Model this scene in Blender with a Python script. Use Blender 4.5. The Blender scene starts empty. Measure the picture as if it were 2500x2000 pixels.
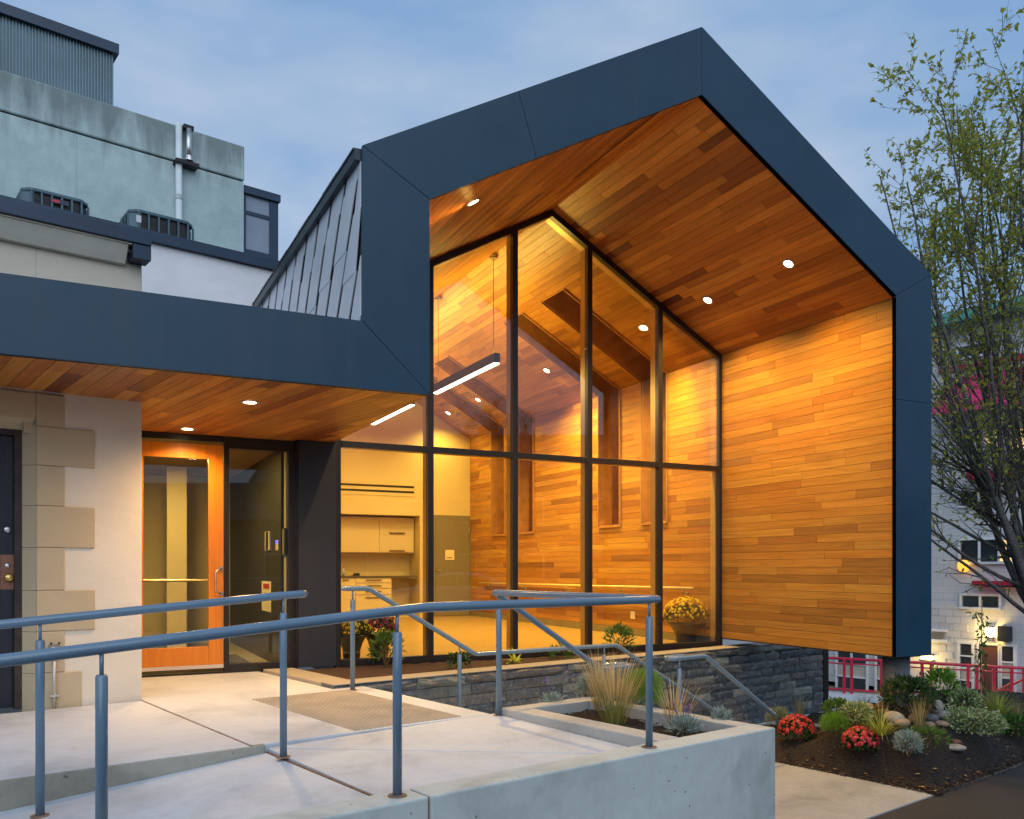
import bpy, math, random
import numpy as np
from mathutils import Vector, Matrix

random.seed(7)
SC = bpy.context.scene
COL = SC.collection
R_ = math.radians

# ------------------------------------------------------------------ camera
# World axes follow the new pavilion: X along its front, Y into it, z = 0 on the entrance landing.
FPX, HOR, EYE = 2092.0, 1387.0, 1.10
FW = Vector((0.4484, 0.8938)).normalized()
RT = Vector((FW.y, -FW.x))
cam_d = bpy.data.cameras.new('camera')
cam_d.sensor_fit = 'HORIZONTAL'; cam_d.sensor_width = 36.0
cam_d.lens = FPX / 2500 * 36.0
cam_d.shift_y = (HOR - 1000) / 2500
cam_d.clip_end = 2000; cam_d.clip_start = 0.05
cam = bpy.data.objects.new('camera', cam_d); COL.objects.link(cam)
cam.location = (0, 0, EYE)
cam.rotation_euler = (R_(90), 0, -math.atan2(FW.x, FW.y))
SC.camera = cam

# ------------------------------------------------------------------ world: dusk sky under thin cloud
world = bpy.data.worlds.new('World'); SC.world = world; world.use_nodes = True
wn = world.node_tree; wn.nodes.clear()
def WN(t, **k):
    n = wn.nodes.new(t)
    for a, b in k.items(): setattr(n, a, b)
    return n
sky = WN('ShaderNodeTexSky', sky_type='NISHITA', sun_disc=False)
SUN_EL, SUN_AZ = 36.0, 200.0
sky.sun_elevation = R_(SUN_EL); sky.sun_rotation = R_(SUN_AZ)
sky.air_density = 1.2; sky.dust_density = 0.6; sky.ozone_density = 3.0
tc = WN('ShaderNodeTexCoord')
mp = WN('ShaderNodeMapping'); mp.inputs['Scale'].default_value = (1.0, 1.0, 2.6)
no = WN('ShaderNodeTexNoise'); no.inputs['Scale'].default_value = 1.7; no.inputs['Detail'].default_value = 5; no.inputs['Roughness'].default_value = .52
cr = WN('ShaderNodeValToRGB')
cr.color_ramp.elements[0].position = .40; cr.color_ramp.elements[0].color = (.255, .435, .72, 1)
cr.color_ramp.elements[1].position = .66; cr.color_ramp.elements[1].color = (.61, .70, .83, 1)
skm = WN('ShaderNodeMixRGB', blend_type='MULTIPLY'); skm.inputs[0].default_value = 1; skm.inputs[2].default_value = (.08, .08, .08, 1)
mx = WN('ShaderNodeMixRGB'); mx.inputs[0].default_value = .86
bg = WN('ShaderNodeBackground'); bg.inputs['Strength'].default_value = 1.0
wo = WN('ShaderNodeOutputWorld')
L = wn.links.new
L(tc.outputs['Generated'], mp.inputs['Vector']); L(mp.outputs[0], no.inputs['Vector']); L(no.outputs['Fac'], cr.inputs[0])
L(sky.outputs[0], skm.inputs[1]); L(skm.outputs[0], mx.inputs[1]); L(cr.outputs[0], mx.inputs[2]); L(mx.outputs[0], bg.inputs['Color']); L(bg.outputs[0], wo.inputs['Surface'])

sun_d = bpy.data.lights.new('sun', 'SUN'); sun_d.energy = 1.5; sun_d.angle = R_(70); sun_d.color = (.93, .97, 1.0)
sun = bpy.data.objects.new('sun', sun_d); COL.objects.link(sun)
sun.rotation_euler = (R_(90 - SUN_EL), 0, R_(-20))      # soft light from the bright sky behind the camera

vs = SC.view_settings
vs.view_transform = 'Standard'; vs.look = 'None'; vs.exposure = 0.0; vs.gamma = 1.0; vs.use_curve_mapping = False
cy = SC.cycles
cy.use_denoising = True
cy.max_bounces = 7; cy.diffuse_bounces = 3; cy.glossy_bounces = 4; cy.transmission_bounces = 4; cy.transparent_max_bounces = 16
cy.sample_clamp_indirect = 6.0; cy.caustics_reflective = False; cy.caustics_refractive = False
cy.use_adaptive_sampling = True; cy.adaptive_threshold = .015
try: cy.use_light_tree = True
except Exception: pass

# ------------------------------------------------------------------ frames and measuring
TH = R_(12.18)                        # the old building, ramp and stairs stand at this angle to the pavilion
CU, SU = math.cos(TH), math.sin(TH)
def W(u, v, z=0.0): return Vector((u*CU - v*SU, u*SU + v*CU, z))
def UV(p): return (p[0]*CU + p[1]*SU, -p[0]*SU + p[1]*CU)
EYEV = Vector((0, 0, EYE))
def ray(x, y):
    d = RT * ((x - 1250) / FPX) + FW
    return Vector((d.x, d.y, (HOR - y) / FPX))
def at_z(x, y, z): d = ray(x, y); return EYEV + d * ((z - EYE) / d.z)
def at_y(x, y, Y): d = ray(x, y); return EYEV + d * (Y / d.y)
def at_x(x, y, X): d = ray(x, y); return EYEV + d * (X / d.x)
def at_v(x, y, v): d = ray(x, y); return EYEV + d * (v / (-d.x*SU + d.y*CU))
def at_u(x, y, u): d = ray(x, y); return EYEV + d * (u / (d.x*CU + d.y*SU))
def at_d(x, y, D): return EYEV + ray(x, y) * D

# ------------------------------------------------------------------ mesh helpers
class MB:
    def __init__(s): s.v = []; s.f = []; s.r = []
    def add(s, vs_, fs_, r=0.5):
        o = len(s.v); s.v += [tuple(p) for p in vs_]
        for f in fs_: s.f.append(tuple(i + o for i in f)); s.r.append(r)
        return s
    def hexa(s, p, r=.5):             # 8 corners: bottom ring 0-3 counter-clockwise, top ring 4-7
        return s.add(p, [(3,2,1,0),(4,5,6,7),(0,1,5,4),(1,2,6,5),(2,3,7,6),(3,0,4,7)], r)
    def box(s, a0, a1, b0, b1, z0, z1, fr=None, r=.5):
        fr = fr or (lambda a, b, z: Vector((a, b, z)))
        return s.hexa([fr(a0,b0,z0),fr(a1,b0,z0),fr(a1,b1,z0),fr(a0,b1,z0),fr(a0,b0,z1),fr(a1,b0,z1),fr(a1,b1,z1),fr(a0,b1,z1)], r)
    def prism(s, poly, off, r=.5):    # planar polygon swept by a vector
        n = len(poly); off = Vector(off)
        vs_ = [Vector(p) for p in poly] + [Vector(p) + off for p in poly]
        fs_ = [tuple(range(n-1, -1, -1)), tuple(range(n, 2*n))] + [(i, (i+1) % n, n + (i+1) % n, n + i) for i in range(n)]
        return s.add(vs_, fs_, r)
    def tube(s, path, rad, n=10, r=.5, cap=True):
        path = [Vector(p) for p in path]; m = len(path)
        if not hasattr(rad, '__len__'): rad = [rad] * m
        t0 = (path[1] - path[0]).normalized()
        up = Vector((0,0,1)) if abs(t0.z) < .9 else Vector((1,0,0))
        a = t0.cross(up).normalized()
        vs_, fs_ = [], []
        for i, p in enumerate(path):
            t = (path[min(i+1, m-1)] - path[max(i-1, 0)]).normalized()
            a = (a - t * a.dot(t)).normalized(); b = t.cross(a)
            k = 1.0
            if 0 < i < m-1:
                t1 = (p - path[i-1]).normalized(); c = max(.5, t1.dot(t)); k = 1 / c if n > 6 else 1
            for j in range(n):
                q = 2 * math.pi * j / n
                vs_.append(p + (a * math.cos(q) + b * math.sin(q)) * rad[i] * (k if 0 else 1))
        for i in range(m - 1):
            for j in range(n):
                fs_.append((i*n + j, i*n + (j+1) % n, (i+1)*n + (j+1) % n, (i+1)*n + j))
        if cap:
            fs_.append(tuple(range(n-1, -1, -1))); fs_.append(tuple((m-1)*n + j for j in range(n)))
        return s.add(vs_, fs_, r)
    def lathe(s, prof, c=(0,0,0), n=20, r=.5, axis=None, cap=True):
        c = Vector(c); M = axis or Matrix.Identity(3)
        vs_ = [c + M @ Vector((q * math.cos(2*math.pi*j/n), q * math.sin(2*math.pi*j/n), z)) for q, z in prof for j in range(n)]
        fs_ = [(i*n + j, i*n + (j+1) % n, (i+1)*n + (j+1) % n, (i+1)*n + j) for i in range(len(prof)-1) for j in range(n)]
        if cap: fs_.append(tuple(range(n-1, -1, -1))); fs_.append(tuple((len(prof)-1)*n + j for j in range(n)))
        return s.add(vs_, fs_, r)
    def mesh(s, name, mat=None, smooth=False):
        me = bpy.data.meshes.new(name); me.from_pydata(s.v, [], s.f)
        if len(set(s.r)) > 1:
            at = me.attributes.new('tone', 'FLOAT', 'FACE'); at.data.foreach_set('value', s.r)
        if smooth: me.polygons.foreach_set('use_smooth', [True] * len(me.polygons))
        if mat: me.materials.append(mat)
        me.update(); return me
    def build(s, name, mat, parent=None, smooth=False, bevel=0, auto=False):
        o = bpy.data.objects.new(name, s.mesh(name, mat, smooth)); put(o, parent)
        if bevel:
            b = o.modifiers.new('bevel', 'BEVEL'); b.width = bevel; b.segments = 2; b.limit_method = 'ANGLE'; b.angle_limit = R_(40)
        return o
def put(o, parent=None):
    COL.objects.link(o)
    if parent:
        o.parent = parent
        o.matrix_parent_inverse = Matrix.Translation(-Vector(root_loc(parent)))
    return o
def root_loc(p):
    l = Vector(p.location)
    if p.parent: l = Vector((0,0,0)) if p.type == 'MESH' else l
    return l
def tag(o, label=None, cat=None, group=None, kind=None):
    if label: o['label'] = label
    if cat: o['category'] = cat
    if group: o['group'] = group
    if kind: o['kind'] = kind
    return o
def thing(name, label, cat, loc=(0,0,0), group=None):
    o = bpy.data.objects.new(name, None); COL.objects.link(o); o.location = loc; o.empty_display_size = .1
    return tag(o, label, cat, group)
def struct(o): o['kind'] = 'structure'; return o
def inst(name, me, parent, M):
    o = bpy.data.objects.new(name, me); put(o, parent); o.matrix_basis = M; return o
def light(name, kind, loc, parent, energy, color, target=None, **k):
    d = bpy.data.lights.new(name, kind); d.energy = energy; d.color = color
    for a, b in k.items(): setattr(d, a, b)
    o = bpy.data.objects.new(name, d); put(o, parent); o.location = loc
    if target is not None: o.rotation_euler = (Vector(target) - Vector(loc)).to_track_quat('-Z', 'Y').to_euler()
    return o

# ------------------------------------------------------------------ material helpers
class NT:
    def __init__(s, name):
        s.m = bpy.data.materials.new(name); s.m.use_nodes = True; s.t = s.m.node_tree
        s.b = s.t.nodes['Principled BSDF']; s.out = s.t.nodes['Material Output']
    def n(s, typ, ins=None, **k):
        x = s.t.nodes.new('ShaderNode' + typ)
        for a, b in k.items(): setattr(x, a, b)
        for a, b in (ins or {}).items(): s.set(x.inputs[a], b)
        return x
    def set(s, sock, v):
        if isinstance(v, bpy.types.NodeSocket): s.t.links.new(v, sock)
        elif isinstance(v, bpy.types.Node): s.t.links.new(v.outputs[0], sock)
        else:
            if isinstance(v, tuple) and len(v) == 3 and sock.type == 'RGBA': v = (*v, 1)
            sock.default_value = v
    def p(s, **k):
        for a, b in k.items(): s.set(s.b.inputs[a.replace('_', ' ')], b)
        return s
    def ramp(s, fac, stops, interp='LINEAR'):
        x = s.n('ValToRGB'); cr = x.color_ramp; cr.interpolation = interp
        while len(cr.elements) < len(stops): cr.elements.new(.5)
        for e, (q, c) in zip(cr.elements, stops): e.position = q; e.color = (*c, 1) if len(c) == 3 else c
        s.set(x.inputs[0], fac); return x
    def pos(s, scale=(1,1,1), rotz=0.0, off=None):
        g = s.n('NewGeometry'); v = g.outputs['Position']
        if off is not None: v = s.n('VectorMath', {0: v, 1: off}, operation='ADD').outputs[0]
        if rotz: v = s.n('Mapping', {'Vector': v, 'Rotation': (0, 0, rotz)}).outputs[0]
        return s.n('Mapping', {'Vector': v, 'Scale': scale}).outputs[0]
    def noise(s, vec, scale=5., detail=3., rough=.5, dist=0.):
        return s.n('TexNoise', {'Vector': vec, 'Scale': scale, 'Detail': detail, 'Roughness': rough, 'Distortion': dist}).outputs['Fac']
    def mix(s, f, a, b, bt='MIX'):
        x = s.n('MixRGB', blend_type=bt); s.set(x.inputs[0], f); s.set(x.inputs[1], a); s.set(x.inputs[2], b); return x.outputs[0]
    def math(s, op, a, b=0.0):
        x = s.n('Math', operation=op); s.set(x.inputs[0], a); s.set(x.inputs[1], b); return x.outputs[0]
    def bump(s, h, strength=.3, dist=.01):
        x = s.n('Bump', {'Height': h, 'Strength': strength, 'Distance': dist}); s.set(s.b.inputs['Normal'], x.outputs[0]); return s

def plain(name, c, rough=.5, metal=0., spec=.5, vary=.12, vscale=3., bump=0., bscale=80.):
    t = NT(name); n = t.noise(t.pos(), vscale, 4)
    lo = tuple(max(0, q * (1 - vary)) for q in c); hi = tuple(min(1, q * (1 + vary)) for q in c)
    t.p(Base_Color=t.ramp(n, [(.3, lo), (.7, hi)]).outputs[0], Roughness=rough, Metallic=metal, Specular_IOR_Level=spec)
    if bump: t.bump(t.noise(t.pos(), bscale, 3), bump, .004)
    return t.m

def wood(name, rotz=0.0, attr=False, lift=1.0, soft=0.0, red=0.0):
    t = NT(name)
    if attr: rnd = t.n('Attribute', attribute_name='tone').outputs['Fac']
    else: rnd = t.n('ObjectInfo').outputs['Random']
    o = t.n('CombineXYZ', {0: t.math('MULTIPLY', rnd, 37.), 1: t.math('MULTIPLY', rnd, 91.), 2: t.math('MULTIPLY', rnd, 53.)}).outputs[0]
    v = t.pos((26, 1.3, 26), rotz, None)
    v = t.n('VectorMath', {0: v, 1: o}, operation='ADD').outputs[0]
    g = t.noise(v, 1.0, 5, .62, .9)
    v2 = t.n('VectorMath', {0: t.pos((120, 2.5, 120), rotz), 1: o}, operation='ADD').outputs[0]
    g2 = t.noise(v2, 1.0, 2, .5)
    r2 = t.math('FRACT', t.math('MULTIPLY', rnd, 7.31))
    k = lift
    st = [(0, (.17,.068,.020)), (.10, (.27,.116,.028)), (.28, (.37,.180,.038)), (.65, (.45,.240,.046)), (1, (.53,.298,.062))]
    md = (.45,.238,.044)
    base = t.ramp(rnd, [(q, tuple(max(.012, k*(a*(1-soft) + b*soft)) for a, b in zip(c, md))) for q, c in st]).outputs[0]
    dark = t.mix(1.0, base, (.58,.50,.44), 'MULTIPLY')
    c = t.mix(t.ramp(g, [(.35, (0,0,0)), (.72, (.95,.95,.95))]).outputs[0], base, dark)
    c = t.mix(t.math('MULTIPLY', g2, .22), c, dark)
    if red: c = t.mix(1.0, c, (1.08,.86,.80), 'MULTIPLY')
    rd = t.mix(1.0, c, (1.0,.84,.72), 'MULTIPLY')
    c = t.mix(r2, c, rd)
    t.p(Base_Color=c, Roughness=t.ramp(g, [(.3, (.36,)*3), (.8, (.52,)*3)]).outputs[0], Specular_IOR_Level=.45)
    t.bump(t.math('ADD', g, t.math('MULTIPLY', g2, .4)), .12, .003)
    return t.m

def concrete(name, c, rough=.75, stain=.35, pits=True, brush=None):
    t = NT(name); p0 = t.pos()
    a = t.noise(p0, 1.1, 6, .6, .6); b = t.noise(p0, 14, 4, .6)
    big = t.ramp(a, [(.32, tuple(q*(1-stain) for q in c)), (.5, c), (.72, tuple(min(1, q*1.13) for q in c))]).outputs[0]
    col = t.mix(.25, big, t.ramp(b, [(.3, tuple(q*.72 for q in c)), (.7, tuple(min(1, q*1.15) for q in c))]).outputs[0])
    h = t.math('MULTIPLY', b, .3)
    streak = t.noise(t.pos((7, 7, .7)), 1., 4, .6)
    col = t.mix(t.ramp(streak, [(.55, (0,0,0)), (.8, (.45,)*3)]).outputs[0], col, tuple(q*.72 for q in c))
    sm_ = t.noise(p0, 2.6, 5, .7, 1.4)
    col = t.mix(t.ramp(sm_, [(.60, (0,0,0)), (.74, (stain*1.1,)*3)]).outputs[0], col, tuple(q*.42 for q in c))
    if pits:
        vo = t.n('TexVoronoi', {'Vector': p0, 'Scale': 13.})
        vr = t.n('TexNoise', {'Vector': p0, 'Scale': 5.})
        pit = t.ramp(vo.outputs['Distance'], [(.05, (1,1,1)), (.105, (0,0,0))]).outputs[0]
        pit = t.mix(1.0, pit, t.ramp(vr.outputs[0], [(.46, (0,0,0)), (.53, (1,1,1))]).outputs[0], 'MULTIPLY')
        col = t.mix(pit, col, tuple(q*.22 for q in c))
    t.p(Base_Color=col, Roughness=rough, Specular_IOR_Level=.35)
    if brush:
        h = t.math('ADD', h, t.math('MULTIPLY', t.noise(t.pos(brush[0], brush[1]), 1., 2), .5))
    t.bump(h, .35, .004)
    return t.m

def stucco(name, c, stain=.12):
    t = NT(name); p0 = t.pos()
    a = t.noise(p0, 1.6, 5, .6); 
    w = t.noise(t.pos((1.6, 1.6, 2.4)), 2.0, 3, .5, 1.2)
    s = t.noise(p0, 70, 3, .6)
    t.p(Base_Color=t.ramp(a, [(.3, tuple(q*(1-stain) for q in c)), (.7, c)]).outputs[0], Roughness=.82, Specular_IOR_Level=.3)
    t.bump(t.math('ADD', t.math('MULTIPLY', w, 1.0), t.math('MULTIPLY', s, .08)), .55, .012)
    return t.m

def glass(name, tint=(.93,.97,.95), refl=1.0, rough=0.):
    t = NT(name)
    tr = t.n('BsdfTransparent', {'Color': tint}); gl = t.n('BsdfGlossy', {'Color': (1,1,1), 'Roughness': rough})
    fr = t.n('Fresnel', {'IOR': 1.55})
    m = t.n('MixShader', {0: t.math('MULTIPLY', fr.outputs[0], refl)})
    t.t.links.new(tr.outputs[0], m.inputs[1]); t.t.links.new(gl.outputs[0], m.inputs[2]); t.t.links.new(m.outputs[0], t.out.inputs['Surface'])
    return t.m

def emit(name, c, s):
    t = NT(name); t.p(Base_Color=c, Emission_Color=c, Emission_Strength=s, Roughness=.5); return t.m

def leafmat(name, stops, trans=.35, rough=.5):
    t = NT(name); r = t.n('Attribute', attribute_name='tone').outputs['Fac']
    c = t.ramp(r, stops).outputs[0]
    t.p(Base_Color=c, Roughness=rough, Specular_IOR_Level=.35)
    tl = t.n('BsdfTranslucent', {'Color': c}); m = t.n('MixShader', {0: trans})
    t.t.links.new(t.b.outputs[0], m.inputs[1]); t.t.links.new(tl.outputs[0], m.inputs[2]); t.t.links.new(m.outputs[0], t.out.inputs['Surface'])
    return t.m

M = {}
M['wood'] = wood('cedar', red=1.0, soft=-.4, lift=1.3); M['woodw'] = wood('cedar_wall', soft=.45, lift=1.06); M['woodv'] = wood('cedar_canopy', rotz=-TH, red=1.0, soft=-.2, lift=1.15); M['woodj'] = wood('cedar_inside', attr=True, soft=.2, lift=1.05)
M['slotwood'] = plain('stained_reveal', (.36,.165,.06), .45, vary=.25, vscale=6)
fa = NT('fascia_panel'); pf = fa.pos(); f1 = fa.noise(pf, 1.3, 5, .6); f2 = fa.noise(fa.pos((9, 9, .8)), 1., 4, .6); f3 = fa.noise(pf, 240, 2)
fc = fa.ramp(f1, [(.3, (.006,.036,.070)), (.7, (.011,.050,.092))]).outputs[0]
fa.p(Base_Color=fa.mix(fa.ramp(f2, [(.5,(0,0,0)),(.8,(.35,)*3)]).outputs[0], fc, (.035,.055,.075)), Roughness=fa.ramp(f1, [(.3, (.36,)*3), (.7, (.52,)*3)]).outputs[0], Specular_IOR_Level=.38)
fa.bump(fa.math('ADD', fa.math('MULTIPLY', f1, 1.0), fa.math('MULTIPLY', f3, .05)), .12, .02); M['fascia'] = fa.m
M['fascia_side'] = plain('dark_cladding', (.018,.021,.032), .55, 0, .4, .1, 3., .1, 200.)
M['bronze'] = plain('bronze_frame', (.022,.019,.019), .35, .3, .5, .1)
M['bronze_lit'] = plain('bronze_gold_lit', (.50,.36,.18), .38, .4, .5, .08)  # gold room light on the inner frame sides, painted into the base colour
M['gap'] = plain('shadow_gap', (.0006,.0006,.0008), .9, 0, .02)
M['black'] = plain('black_reveal', (.008,.008,.010), .5)
M['glass'] = glass('window_glass', (.95,.96,.94), .8)
M['cream'] = plain('cream_paint', (.60,.49,.27), .6, vary=.03)
M['hallwall'] = plain('hall_paint', (.66,.58,.40), .6, vary=.03)
M['conc_walk'] = concrete('walk_concrete', (.50,.545,.60), .8, .30, False, ((3, 160, 3), -TH))
M['conc_wall'] = concrete('wall_concrete', (.45,.50,.49), .7, .48, True)
M['conc_curb'] = concrete('curb_concrete', (.34,.32,.27), .85, .4, True)
M['conc_tower'] = concrete('tower_concrete', (.30,.43,.46), .85, .2, False)
M['stucco'] = stucco('white_stucco', (.70,.63,.52)); M['quoin'] = stucco('tan_paint', (.50,.40,.26), .10)
M['rail'] = plain('rail_paint', (.125,.20,.28), .20, .0, .6, .06)
M['joint'] = plain('joint_filler', (.20,.12,.075), .9, vary=.3, vscale=20)

# ================================================================== GROUND
zL = -1.06
gm = MB().box(-300, 300, -300, 300, -2.75, -2.60)
struct(gm.build('ground', plain('earth', (.10,.10,.085), .95, vary=.3, vscale=.4)))
tarm = NT('asphalt'); p0 = tarm.pos(); sp = tarm.noise(p0, 160, 2); bl = tarm.noise(p0, 1.3, 4)
tarm.p(Base_Color=tarm.mix(tarm.ramp(sp, [(.52, (0,0,0)), (.72, (.6,)*3)]).outputs[0], tarm.ramp(bl, [(.3, (.011,.010,.011)), (.7, (.019,.017,.018))]).outputs[0], (.042,.038,.038)), Roughness=.9)
tarm.bump(sp, .7, .006); M['tar'] = tarm.m
MB().box(-80, 80, -7.02, 3.84, -2.58, zL - .012, W).build('road', M['tar']); struct(bpy.data.objects['road'])
MB().box(4.6, 8.28, 3.845, 7.1, -2.58, zL, W).build('pavement', concrete('pavement_concrete', (.27,.28,.295), .85, .40, False, ((160, 3, 3), -TH)), bevel=.008); struct(bpy.data.objects['pavement'])
MB().box(8.285, 14.5, 6.72, 7.1, -2.58, zL + .01, W).build('path', M['conc_walk'], bevel=.006); struct(bpy.data.objects['path'])

def bed_z(u, v):
    e = min((u - 8.28) / .35, (v - 3.84) / .35, 1.0); e = max(0, e); e = e * e * (3 - 2 * e)
    m1 = .56 * math.exp(-((u - 9.35) / 1.15) ** 2 - ((v - 4.72) / .72) ** 2)
    m2 = .36 * math.exp(-((u - 12.2) / 1.9) ** 2 - ((v - 5.2) / 1.0) ** 2)
    m0 = .07 * e
    n = .018 * math.sin(u * 5.1 + v * 3.3) + .014 * math.sin(u * 9.7 - v * 7.9) + .01 * math.sin(u * 17 + v * 13)
    return zL + .005 + m0 + e * (max(m1, m2) + .3 * min(m1, m2)) + n * e
def at_bed(x, y):
    d = ray(x, y); t = 6.0
    while t < 20:
        p = EYEV + d * t; u, v = UV(p)
        if p.z < bed_z(u, v): return p
        t += .02
    return p
mulch = NT('bark_mulch'); p0 = mulch.pos(); vv = mulch.n('TexVoronoi', {'Vector': p0, 'Scale': 42.}); n1 = mulch.noise(p0, 60, 4, .7); n2 = mulch.noise(p0, 2.0, 4)
c1 = mulch.ramp(n1, [(.3, (.005,.003,.003)), (.6, (.015,.009,.008)), (.85, (.06,.036,.025))]).outputs[0]
mulch.p(Base_Color=mulch.mix(mulch.ramp(n2, [(.35, (0,0,0)), (.7, (.5,)*3)]).outputs[0], c1, mulch.mix(.6, c1, (.022,.013,.010))), Roughness=.92)
mulch.bump(mulch.math('ADD', n1, vv.outputs['Distance']), 1.0, .02); M['mulch'] = mulch.m
b = MB(); NU, NV = 180, 96; grid = []
rj = random.Random(3)
for i in range(NU + 1):
    for j in range(NV + 1):
        u = 8.285 + (i / NU) * 7.2; v = 3.845 + (j / NV) * 2.87
        jz = rj.uniform(-.009, .012) if 0 < i < NU and 0 < j < NV else 0
        grid.append(W(u, v, bed_z(u, v) + jz))
b.add(grid, [(i*(NV+1)+j, (i+1)*(NV+1)+j, (i+1)*(NV+1)+j+1, i*(NV+1)+j+1) for i in range(NU) for j in range(NV)])
struct(b.build('garden_bed', M['mulch'], smooth=True))

# entrance landing: slabs of the setting, each with its own edges
def slab(name, poly, z0, mat, parent=None, bevel=.008):
    m = MB().prism([W(u, v, z0) for u, v, z in poly], (0,0,0.001)); k = len(poly)
    m.v[k:] = [tuple(W(u, v, z)) for u, v, z in poly]
    return m.build(name, mat, parent, bevel=bevel)
struct(slab('landing', [(-5,5.143,0),(2.062,5.143,0),(2.062,7.46,0),(-5,7.46,0)], -2.58, M['conc_walk']))
struct(slab('landing', [(2.078,5.143,0),(3.93,5.143,0),(3.93,7.097,0),(3.62,7.097,0),(3.62,10.5,0),(2.078,10.5,0)], -2.58, M['conc_walk']))
struct(slab('landing', [(2.172,5.137,-.028),(2.172,3.495,-.05),(3.957,3.495,-.035)], -2.58, M['conc_walk'], bevel=.004))
struct(slab('landing', [(2.175,5.137,-.025),(3.957,3.500,-.032),(3.957,5.137,0)], -2.58, M['conc_walk'], bevel=.004))
def ramp_z(u): return -.05 - .078 * (2.155 - u)
struct(slab('ramp', [(-5,3.495,ramp_z(-5)),(2.155,3.495,ramp_z(2.155)),(2.155,5.124,ramp_z(2.155)),(-5,5.124,ramp_z(-5))], -2.58, M['conc_walk']))
struct(MB().box(-5, 2.150, 5.126, 5.1425, -.8, -.002, W).build('curb', M['conc_curb'], bevel=.006))
struct(MB().box(2.079, 2.150, 5.1435, 5.16, -.8, .0005, W).build('curb', M['conc_curb']))
struct(MB().box(2.0625, 2.0775, 5.16, 7.46, -.2, -.003, W).build('joint_strip', M['joint']))
struct(MB().box(2.156, 2.1715, 3.50, 5.13, -.3, -.047, W).build('joint_strip', M['joint']))
# grooved warning strip at the head of the stairs
g = MB()
for i in range(30):
    u = 2.80 + i * .030
    g.box(u, u + .013, 5.17, 6.95, -.01, .006, W)
struct(g.build('tread_strip', plain('grit_strip', (.38,.335,.27), .9, vary=.15, vscale=2.5)))

# ================================================================== NEW PAVILION
XL, XI, XRG, XW, XO = 1.925, 2.478, 5.21, 7.90, 8.41     # outer left, inner left, ridge, wood wall, outer right
ZE, ZR, ZOE, ZOR, ZB = 4.04, 5.55, 4.35, 6.19, .135        # inner eave, inner ridge, outer eave, outer ridge, underside
YF, YG, YK = 6.40, 9.306, 17.90                            # front, glass, back wall
ZS, ZC = 2.48, 3.00                                        # canopy soffit and top
MR = (ZR - ZE) / (XW - XRG); ML = (ZR - ZE) / (XRG - XI)
def ceil_z(x): return ZR - (x - XRG) * MR if x > XRG else ZR - (XRG - x) * ML
def on_r(x, y): d = ray(x, y); return EYEV + d * ((ZR + XRG*MR - EYE) / (d.z + d.x*MR))
def on_l(x, y): d = ray(x, y); return EYEV + d * ((ZR - XRG*ML - EYE) / (d.z - d.x*ML))
SLOTS = [(10.51, 11.16), (11.78, 12.41), (14.79, 15.44), (16.06, 16.69)]
SX, SZ = 6.09, 1.82                                        # where the slots start in the ceiling and in the wall

pav = thing('gabled_pavilion', 'cedar lined gabled entrance pavilion framed in dark blue grey panels', 'pavilion', (5.2, 8.0, 0))
# fascia panels of the front frame, thin joints between them
def panel(pts, name='fascia_panel', y0=YF, th=.035):
    c = Vector((sum(p[0] for p in pts)/len(pts), sum(p[1] for p in pts)/len(pts)))
    q = []
    for p in pts:
        d = Vector(p) - c; q.append(Vector(p) - d.normalized() * .0022)
    MB().prism([(x, y0, z) for x, z in q], (0, th, 0)).build(name, M['fascia'], pav, bevel=.0015)
nrm = Vector((-(ZOR-ZOE), XRG-XL)).normalized()
jl0, jl1 = (3.27, ZOE + (3.27-XL)/(XRG-XL)*(ZOR-ZOE)), (3.445, ZE + (3.445-XI)/(XRG-XI)*(ZR-ZE))
panel([(XL, ZC), (XI, ZS), (XI, ZE), (XL, ZOE)])
panel([(XL, ZOE), (XI, ZE), jl1, jl0])
panel([jl0, jl1, (XRG, ZR), (XRG, ZOR)])
panel([(XRG, ZOR), (XRG, ZR), (XW-.055, ZE), (XO, ZOE)])
panel([(XO, ZOE), (XW-.055, ZE), (XW-.055, 2.92), (XO, 2.92)])
panel([(XO, 2.92), (XW-.055, 2.92), (XW-.055, ZB), (XO, ZB)])
panel([(-4.0, ZC), (-4.0, ZS), (XI, ZS), (XL, ZC)])
# structure behind the fascia: roof slabs, walls, canopy
RP = {'l': [(XL, ZOE-.02), (XRG, ZOR-.02), (XRG, ZR+.03), (XI, ZE+.03)]}
roofm = plain('roof_metal', (.045,.065,.085), .4, .5)
MB().prism([(x, YF+.037, z) for x, z in [(XI-.02, ZE+.03), (XRG, ZR+.03), (XRG, ZOR-.02), (XL+.015, ZOE-.02)]], (0, YK+.2-YF, 0)).build('roof', M['fascia_side'], pav)
def roof_r(x0, x1, y0, y1, m):
    zo = lambda x: ZOR - .02 - (x - XRG) / (XO - XRG) * (ZOR - ZOE)
    m.prism([(x0, y0, ceil_z(x0)+.03), (x1, y0, ceil_z(x1)+.03), (x1, y0, zo(x1)), (x0, y0, zo(x0))], (0, y1-y0, 0))
rm = MB(); wm = MB()
roof_r(XRG+.001, SX, YF+.037, YK+.2, rm)
ys = [YF+.037] + [q for s in SLOTS for q in s] + [YK+.2]
for i in range(0, len(ys), 2):
    roof_r(SX, XO-.02, ys[i], ys[i+1], rm)
    wm.box(XW+.03, XO-.012, ys[i], ys[i+1], ZB, ZOE-.08)
for a, b_ in SLOTS: wm.box(XW+.03, XO-.012, a, b_, ZB, SZ-.02)
rm.build('roof', M['fascia_side'], pav); wm.build('wall', M['fascia_side'], pav)
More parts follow.
